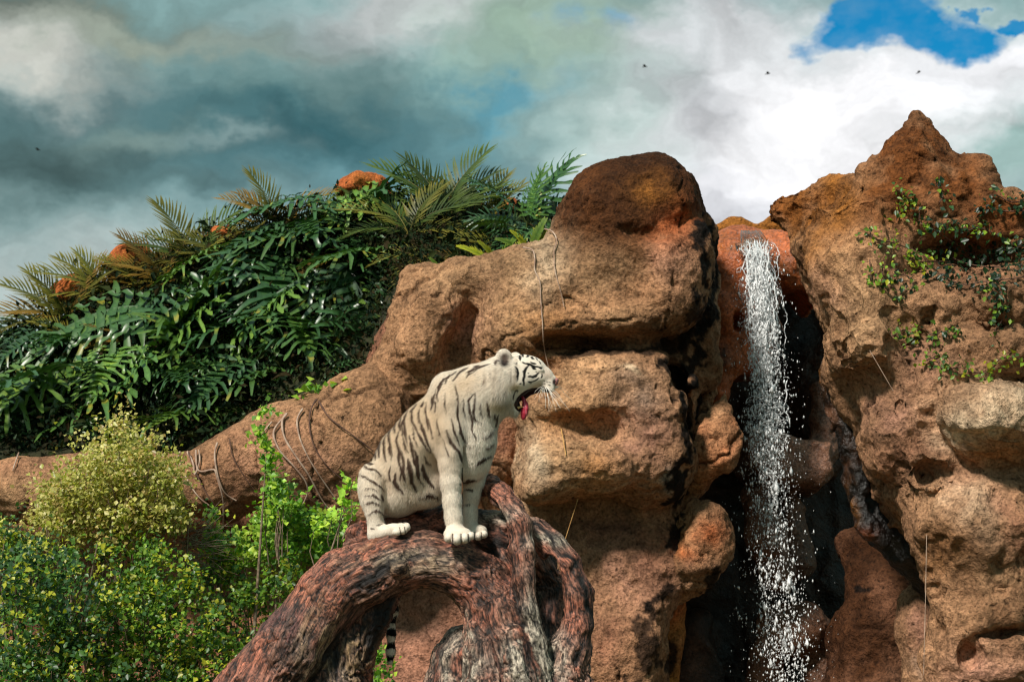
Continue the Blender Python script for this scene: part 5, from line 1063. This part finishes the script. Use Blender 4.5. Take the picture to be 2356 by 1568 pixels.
def shrub(name, label, cat, crowns, Y, thick, ntw, per, size, pal, base, seed, grp='shrubs in front of the ledge', spread=.075, up=.35):
    if ntw > 300: ntw = int(ntw * .55); per = int(per * 1.75); spread *= .95
    """crowns: ellipses (x, y, rx, ry) in q units; ntw twigs each with `per` leaves near its end"""
    r = np.random.default_rng(seed); w_ = np.array([c[2] * c[3] for c in crowns], float); w_ /= w_.sum(); root = Q(base, 1568, Y) * [1, 1, 0]; tips = []
    for ci in r.choice(len(crowns), ntw, p=w_):
        x, y, rx, ry = crowns[ci]; u = unit(1, r)[0] * r.uniform(.25, 1) ** .45; tips.append(Q(x + u[0] * rx, y - u[2] * ry, Y + u[1] * thick))
    tips = np.array(tips); t = empty(name, root, label, cat, grp); tw = []
    for k in range(0, ntw, 7):
        p = tips[k]; lowp = p + np.array([(root[0] - p[0]) * .25, (root[1] - p[1]) * .3, -r.uniform(.2, .5)]); mp_ = (p + lowp) / 2 + r.normal(0, .03, 3); tw.append(tube([lowp, mp_, p], [.006, .004, .0015], 4))
    for k in range(12 if ntw > 500 else 1):
        p = tips[r.integers(ntw)]; mp_ = root * .5 + p * .5 + r.normal(0, .12, 3); tw.append(tube([root + r.normal(0, .08, 3) * [1, 1, 0], mp_, p], [.03, .016, .004], 5))
    v, f_ = join(tw); mesh_obj('branches', v, f_, twm, t)
    n_ = ntw * per; ax = np.repeat(unit(ntw, r) + [0, -.2, up], per, 0); off = r.normal(0, spread, (n_, 1)) * ax + r.normal(0, spread * .38, (n_, 3)); P_ = np.repeat(tips, per, 0) + off
    D_ = unit(n_, r) * .9 + ax * .5; N_ = unit(n_, r) * .5 + [-.25, -.55, .8]; s = size * 1.3 * np.exp(r.normal(0, .22, n_)); pc = np.array([srgb(*p) for p in pal]); ch = np.repeat(r.integers(0, len(pal), ntw), per); m = r.random(n_) < .4; ch[m] = r.integers(0, len(pal), m.sum())
    cols = pc[ch] * r.uniform(.75, 1.25, (n_, 1)); v, f_, c = leaves_mesh(P_, D_, N_, s, cols); mesh_obj('foliage', v, f_, SHR, t, colors=np.clip(c, 0, 1))
YE = [(206, 198, 108), (186, 184, 92), (222, 210, 130), (158, 162, 72), (196, 170, 100)]; DK = [(60, 94, 50), (78, 116, 52), (104, 140, 54), (50, 82, 50), (180, 182, 60)]; MD = [(76, 114, 44), (104, 142, 50), (134, 164, 56), (60, 96, 44), (180, 180, 56)]; LT = [(116, 160, 50), (146, 184, 64), (172, 196, 70), (94, 138, 48)]
shrub('shrub', 'pale yellow-green bush rising to a point in front of the ledge', 'bush', [(290, 1000, 34, 50), (335, 1020, 20, 30), (270, 1070, 90, 46), (230, 1110, 96, 50), (330, 1100, 78, 56), (150, 1115, 26, 50), (400, 1090, 22, 46), (215, 1040, 22, 40), (110, 1150, 30, 40), (170, 1160, 80, 50), (300, 1160, 120, 56), (390, 1180, 50, 50), (130, 1210, 60, 40), (250, 1215, 110, 40)], 14.9, .55, 1100, 12, .026, YE, 250, 1, spread=.085)
shrub('shrub', 'dark glossy small-leaf shrub filling the lower left corner', 'bush', [(50, 1330, 100, 70), (120, 1290, 90, 50), (60, 1450, 130, 100), (180, 1400, 90, 90), (30, 1560, 130, 80), (190, 1540, 120, 70), (60, 1750, 200, 150)], 14.1, .6, 1250, 11, .030, DK, 90, 2)
shrub('shrub', 'mid green shrub with yellow shoots right below the pale bush', 'bush', [(300, 1280, 90, 50), (380, 1330, 90, 70), (300, 1400, 110, 80), (420, 1440, 110, 80), (320, 1540, 140, 80), (470, 1540, 110, 80), (350, 1750, 220, 150)], 14.5, .55, 1350, 11, .028, MD, 350, 3)
shrub('shrub', 'bright green low shrub behind the left limb of the driftwood', 'bush', [(520, 1370, 80, 40), (600, 1370, 80, 50), (560, 1440, 100, 70), (650, 1330, 50, 50), (620, 1500, 80, 80), (560, 1600, 150, 80), (600, 1800, 160, 150)], 15.2, .5, 1000, 11, .028, MD + LT[:1], 560, 4)
shrub('shrub', 'loose light green shrub against the wall left of the hind leg', 'bush', [(620, 1200, 50, 60), (680, 1200, 60, 40), (580, 1260, 60, 50), (680, 1270, 80, 40), (740, 1200, 50, 24), (760, 1260, 40, 30), (640, 1140, 34, 40), (740, 1240, 60, 60)], 15.4, .35, 380, 9, .034, LT, 650, 5, spread=.06)
shrub('shrub', 'thin sprig of bright leaves touching the tiger\'s hind leg from the left', 'bush', [(805, 1140, 20, 40), (785, 1180, 30, 24), (750, 1210, 30, 16), (800, 1110, 12, 16)], 13.6, .12, 22, 6, .036, LT[1:3], 730, 6, spread=.035)
shrub('climbing_plant', 'tall thin climbing plant with yellow-green leaves crossing the wrapped ledge', 'plant', [(610, 950, 12, 24), (615, 1000, 18, 26), (620, 1050, 22, 30), (628, 1110, 26, 40), (600, 1000, 10, 20), (650, 1160, 40, 40)], 15.0, .1, 85, 6, .036, LT, 640, 7, spread=.04)
shrub('shrub', 'upright small shrub between the pale bush and the climbing plant', 'bush', [(490, 1190, 18, 26), (495, 1250, 26, 40), (500, 1310, 36, 30), (540, 1300, 22, 30)], 15.3, .18, 110, 8, .032, MD, 500, 8, spread=.05)
shrub('shrub', 'small green shrub seen through the driftwood arch by the tail', 'bush', [(850, 1490, 26, 30), (862, 1545, 34, 34), (905, 1530, 16, 10), (850, 1620, 60, 60), (868, 1430, 10, 14)], 14.2, .2, 130, 8, .028, LT + MD[:2], 870, 9, spread=.045)
shrub('shrub', 'twiggy shrub at the left frame edge below the ledge', 'bush', [(10, 1230, 50, 40), (20, 1270, 60, 30), (60, 1270, 40, 26)], 15.2, .25, 140, 8, .028, YE[:1] + DK, 10, 10, spread=.06)
# dry bare twigs right of the pale bush
tw = []
for k in range(46):
    p = Q(430 + r4.normal(0, 12), 1250 + r4.normal(0, 14), 15.0); a = r4.uniform(-.7, .9); L_ = r4.uniform(.15, .45); e = p + np.array([math.cos(a), r4.uniform(-.3, .3), math.sin(a)]) * L_; tw.append(tube([p, (p + e) / 2 + r4.normal(0, .02, 3), e], [.004, .003, .001], 4))
tw.append(tube([Q(430, 1250, 15.0) * [1, 1, 0], Q(426, 1400, 15.0), Q(430, 1250, 15.0)], [.02, .012, .006], 5))
v, f_ = join(tw); link_tag(mesh_obj('dry_twigs', v, f_, twm, loc=Q(430, 1250, 15.0) * [1, 1, 0]), 'spray of bare grey twigs just right of the pale bush', 'twigs')
# ground cover on the slope
n_ = 34000; xs = r4.uniform(-700, 1350, n_); ts_ = r4.uniform(0, 1, n_); yq = np.array([ip(FOOT, a) * (1 - t) + ip(RIDGE, a) * t for a, t in zip(xs, ts_)])
P_ = np.array([hill_pt(a, t) for a, t in zip(xs, ts_)]) + r4.normal(0, .10, (n_, 3)) + [0, -.12, .06]
pc = np.array([srgb(20, 34, 20), srgb(28, 42, 22), srgb(42, 50, 22), srgb(46, 38, 20)])[r4.integers(0, 4, n_)]; v, f_, c = leaves_mesh(P_, unit(n_, r4) + [0, -.3, -.2], unit(n_, r4) * .6 + [0, -.5, .7], .06 * np.exp(r4.normal(0, .4, n_)), pc, wide=.22)
link_tag(mesh_obj('undergrowth', v, f_, UND, colors=c), 'dark tangle of small leaves covering the slope', 'undergrowth', kind='stuff')
# ================================================================== ROOTS, VINES, WIRES, BIRDS
def surf(name_list):
    out = []
    for o in col.objects:
        if o.name.split('.')[0] in name_list and o.type == 'MESH' and o.parent is None:
            a = np.zeros(len(o.data.vertices) * 3, np.float32); o.data.vertices.foreach_get('co', a); out.append(a.reshape(-1, 3) + np.array(o.location))
    V = np.concatenate(out); return V, toq(V)
SL = surf(['rock_ledge', 'rock_wall', 'rock_outcrop']); SC = surf(['cliff'])
def on(S, x, y, r=9):
    V, q = S; m = (np.abs(q[:, 0] - x) < r) & (np.abs(q[:, 1] - y) < r)
    return V[m][:, 1].min() if m.any() else None
def smooth_line(pts, n_=6):
    out = []
    for i in range(len(pts) - 1):
        p0, p1, p2, p3 = [np.array(pts[min(max(j, 0), len(pts) - 1)], float) for j in (i - 1, i, i + 1, i + 2)]
        for t in np.linspace(0, 1, n_, endpoint=False): out.append(.5 * ((2 * p1) + (-p0 + p2) * t + (2 * p0 - 5 * p1 + 4 * p2 - p3) * t * t + (-p0 + 3 * p1 - 3 * p2 + p3) * t ** 3))
    return out + [np.array(pts[-1], float)]
def draped(pts, S, rad, off=.012, hang=False):
    q = smooth_line(pts); Ys = []
    for x, y in q: v = on(S, x, y); Ys.append(v)
    known = [v for v in Ys if v is not None] or [16.6]; last = known[0]
    for i, v in enumerate(Ys):
        if v is None: Ys[i] = last
        last = Ys[i]
    Ys = np.array(Ys); 
    if hang: Ys = np.minimum.accumulate(Ys)
    k = np.ones(5) / 5; Ys = np.minimum(np.convolve(np.pad(Ys, 2, 'edge'), k, 'valid'), Ys + .01)
    return [Q(x, y, Y - off) for (x, y), Y in zip(q, Ys)]
def rootmat(name, a, b):
    m, t, bb = newmat(name); t.links.new(ramp(t, tnoise(t, objcoord(t), 12, 3), [(.35, srgb(*a)), (.65, srgb(*b))]), bb.inputs['Base Color']); bb.inputs['Roughness'].default_value = .8; return m
PALE = rootmat('pale_aerial_root', (196, 170, 150), (150, 118, 100)); DARKR = rootmat('dark_aerial_root', (70, 46, 38), (110, 78, 62)); STRAW = rootmat('dry_straw', (206, 160, 96), (170, 120, 70))
def z4(p): return [(x * .4314, 891.6 + y * .4314) for x, y in p]
RT = [([(1690, 60), (1660, 110), (1650, 200), (1680, 320), (1760, 430), (1870, 520)], .008, DARKR, 'root curving down the ledge, second nearest the tiger'), ([(1700, 70), (1760, 160), (1880, 250), (1990, 335)], .008, DARKR, 'root running diagonally right down the ledge to the tiger\'s back'),
 ([(1615, 110), (1585, 170), (1600, 270), (1650, 380), (1720, 490), (1790, 590)], .009, PALE, 'pale looped root third from the tiger on the ledge'), ([(1530, 135), (1505, 180), (1520, 270), (1590, 380), (1650, 470), (1720, 600), (1790, 680)], .011, PALE, 'thick pale root right of the climbing plant, longest on the ledge'),
 ([(1530, 140), (1460, 230), (1490, 330), (1570, 420), (1630, 500), (1640, 560), (1610, 630)], .010, PALE, 'root with a hooked lower end beside the climbing plant'), ([(1450, 180), (1380, 265)], .007, PALE, 'short pale root just left of the climbing plant top'),
 ([(1160, 290), (1145, 360), (1165, 480), (1200, 560), (1260, 600)], .010, PALE, 'root looped over the middle of the ledge'), ([(1225, 270), (1240, 360), (1290, 450), (1360, 550)], .006, DARKR, 'thin dark root right of the pale roots on the middle of the ledge'),
 ([(1000, 340), (1030, 400), (1040, 460), (1065, 390), (1060, 330)], .011, PALE, 'short pale V shaped root right of the bush'), ([(1045, 330), (1050, 420), (1075, 445), (1140, 435), (1155, 470), (1190, 600), (1190, 740)], .010, PALE, 'pale root with a flat step hanging below the ledge'),
 ([(960, 340), (950, 380), (1000, 490), (1060, 580), (1150, 650)], .009, PALE, 'root nearest to the pale bush on the ledge'), ([(1005, 340), (1040, 440), (1100, 560), (1160, 640)], .009, DARKR, 'dark root beneath the pale V shaped one'),
 ([(100, 345), (80, 400), (68, 440)], .007, PALE, 'tiny pale root on the ledge at far left'), ([(1240, 800), (1230, 880), (1240, 1000)], .007, DARKR, 'dark root trailing down the wall under the ledge')]
for pts, r_, m, lab in RT:
    L_ = draped(z4(pts), SL, r_); n_ = len(L_); v, f_ = tube(L_, r_ * np.linspace(1, .6, n_) * (1 + .12 * np.sin(np.arange(n_))), 6)
    link_tag(mesh_obj('hanging_root', v, f_, m, loc=L_[0]), lab, 'root', 'roots hanging over the rock')
def zc(p): return [(862.8 + x * .3851, 316.4 + y * .3851) for x, y in p]
for pts, r_, m, lab in [([(885, 655), (940, 670), (955, 720), (955, 790), (985, 860), (990, 960), (1000, 1100), (1010, 1250), (1040, 1380)], .008, PALE, 'long thin root hanging down the outcrop to the tiger\'s forehead'),
                     ([(1015, 545), (1060, 560), (1085, 610), (1070, 680), (1075, 790), (1110, 920), (1130, 1010)], .007, PALE, 'shorter root hanging from the neck of the rock dome')]:
    L_ = draped(zc(pts), SL, r_); v, f_ = tube(L_, np.linspace(r_, r_ * .5, len(L_)), 5); link_tag(mesh_obj('hanging_root', v, f_, m, loc=L_[0]), lab, 'root', 'roots hanging over the rock')
for pts, S, r_, m, nm, lab in [([(1330, 1146), (1301, 1238)], SL, .0035, STRAW, 'straw', 'slanting dry straw below the big tan bulge'), ([(1291, 985), (1302, 1046)], SL, .005, STRAW, 'straw', 'short golden straw on the tan bulge right of the tiger'),
                           ([(2132, 1228), (2129, 1390), (2125, 1552)], SC, .0028, PALE, 'wire', 'thin straight wire hanging down the lower right cliff'), ([(2001, 805), (2055, 898)], SC, .0028, PALE, 'straw', 'slanting thread on the cliff left of the pale boulder')]:
    L_ = draped(pts, S, r_, .02, True); v, f_ = tube(L_, [r_] * len(L_), 5); link_tag(mesh_obj(nm, v, f_, m, loc=L_[0]), lab, 'wire' if nm == 'wire' else 'straw')
# creeping fig on the cliff: one plant per strand, leaves and stem
def z2(p): return [(1553 + x * .4109, 218.6 + y * .4109) for x, y in p]
VL = [(120, 150, 44), (90, 124, 40), (160, 160, 40), (60, 96, 36)]; VD = [(34, 62, 36), (46, 78, 40), (28, 50, 30)]
VN = [([(1250, 530), (1310, 590), (1260, 640), (1240, 700)], VL, 46, 'creeper with yellow tips nearest the peak'), ([(1460, 490), (1500, 560), (1480, 600)], VD + VL[:1], 20, 'short creeper under the right side of the peak'),
 ([(1370, 650), (1380, 720), (1500, 730), (1620, 760), (1700, 740), (1800, 780), (1900, 840)], VD + VL[:1], 110, 'dark creeper crossing the shaded hollow'), ([(1090, 740), (1110, 800), (1200, 820), (1290, 850), (1350, 880), (1320, 930), (1400, 930), (1540, 930)], VL, 90, 'creeper with bright leaves left of the hollow'),
 ([(1090, 920), (1100, 1040)], VL, 16, 'lowest yellow creeper at the left'), ([(1170, 930), (1160, 1000), (1180, 1070)], VL, 20, 'small creeper just right of the lowest yellow one'), ([(1180, 1010), (1300, 1010), (1330, 1080), (1250, 1090)], VD + VL[:1], 44, 'dark creeper under the bright one'),
 ([(1400, 1000), (1500, 1000), (1560, 1040), (1620, 1060), (1740, 1040), (1850, 1030), (2000, 1010)], VD, 90, 'creeper along the dark ledge line'), ([(1740, 1040), (1790, 1110), (1820, 1180), (1840, 1240), (1790, 1320)], VD + VL[:2], 60, 'creeper hanging from the dark ledge line'),
 ([(1210, 1350), (1290, 1310), (1310, 1370), (1380, 1380)], VL, 36, 'creeper by the small dark crack'), ([(1420, 1340), (1530, 1320), (1600, 1330)], VD + VL[:2], 34, 'creeper right of the small dark crack'), ([(1390, 1490), (1460, 1470), (1500, 1530), (1600, 1520)], VL, 40, 'bright creeper above the pale boulder'),
 ([(1640, 1550), (1760, 1545), (1830, 1470), (1980, 1480)], VL, 44, 'creeper above the pale boulder at the right frame edge'), ([(1400, 720), (1600, 850), (1700, 900), (1800, 880), (1880, 860), (1990, 830)], VD, 120, 'densest dark creeper in the hollow'), ([(1760, 560), (1800, 560), (1900, 600), (1990, 560)], VD + VL[:1], 34, 'creeper on the upper right skyline'),
 ([(1700, 640), (1760, 640), (1900, 650), (1990, 640)], VD, 40, 'creeper just below the upper right skyline'), ([(1480, 860), (1600, 930), (1750, 960), (1900, 950), (1990, 960)], VD, 100, 'creeper filling the lower part of the hollow')]
for vi, (pts, pal, nl, lab) in enumerate(VN):
    L_ = np.array(draped(z2(pts), SC, .006, .02)); n_ = len(L_); t = empty('creeping_vine', L_[0], lab + ' on the cliff', 'vine', 'creepers on the cliff'); v, f_ = tube(L_, [.005] * n_, 5); mesh_obj('stem', v, f_, DARKR, t)
    nl = int(nl * 1.25); k = r4.integers(0, n_, nl); P_ = L_[k] + r4.normal(0, .045, (nl, 3)) * [1, .25, 1] + [0, -.02, 0]; pc = np.array([srgb(*p) for p in pal])[r4.integers(0, len(pal), nl)]
    v, f_, c = leaves_mesh(P_, unit(nl, r4) * .8 + [0, -.2, -.5], unit(nl, r4) * .4 + [-.1, -.8, .5], .044 * np.exp(r4.normal(0, .25, nl)), pc * r4.uniform(.7, 1.3, (nl, 1)), wide=.34); mesh_obj('foliage', v, f_, SHR, t, colors=np.clip(c, 0, 1))
# little climber at the corner of ledge and shoulder
t = empty('climbing_plant', Q(730, 930, 16.9), 'small plant with round yellow-green leaves on the top edge of the ledge', 'plant'); nl = 46; P_ = np.array([Q(735 + r4.normal(0, 22), 905 + r4.normal(0, 14), 16.9 + r4.normal(0, .05)) for _ in range(nl)])
v, f_, c = leaves_mesh(P_, unit(nl, r4), unit(nl, r4) * .5 + [0, -.6, .6], np.full(nl, .09), np.array([srgb(*LT[i]) for i in r4.integers(0, 4, nl)]), wide=.45); mesh_obj('foliage', v, f_, SHR, t, colors=c)
v, f_ = join([tube([Q(730, 930, 16.9), Q(720 + 8 * i, 900, 16.88)], [.005, .003], 4) for i in range(5)]); mesh_obj('stem', v, f_, stm, t)
# birds: far specks
bm_, bt_, bb_ = newmat('dark_plumage'); bb_.inputs['Base Color'].default_value = (.02, .02, .022, 1); bb_.inputs['Roughness'].default_value = .7; bump(bt_, bb_, tnoise(bt_, objcoord(bt_), 40, 2), .3, .01)

for (x, y, a, lab) in [(1484, 153, 0, 'small dark bird flying over the middle of the clouds'), (1767, 169, 10, 'small dark bird flying in front of the white cloud, left of the peak'), (2114, 166, 30, 'small dark bird flying straight above the peak'), (88, 344, 0, 'small dark bird flying alone at far left')]:
    c = Q(x, y, 60.0); t = empty('bird', c, lab, 'bird', 'birds in flight'); ca, sa = math.cos(R(a)), math.sin(R(a)); ax = np.array([ca, 0, sa])
    v, f_ = tube([c + ax * s * .08 for s in (-1, -.6, -.2, .3, .6, .8, 1)], [.003, .015, .021, .02, .015, .013, .002], 8); mesh_obj('body', v, f_, bm_, t)
    for s in (-1, 1):
        w_ = np.array([c + ax * .035, c + ax * -.035, c + ax * -.07 + [0, s * .10, .03], c + ax * .0 + [0, s * .10, .035], c + ax * -.08 + [0, s * .18, .02]]); w2 = w_ + [0, 0, .006]
        mesh_obj('wing', np.concatenate([w_, w2]), np.array([[0, 1, 2], [0, 2, 3], [3, 2, 4], [5, 7, 6], [5, 8, 7], [8, 9, 7], [0, 3, 8], [0, 8, 5], [3, 4, 9], [3, 9, 8], [1, 6, 7], [1, 7, 2], [2, 7, 9], [2, 9, 4], [0, 5, 6], [0, 6, 1]]), bm_, t)
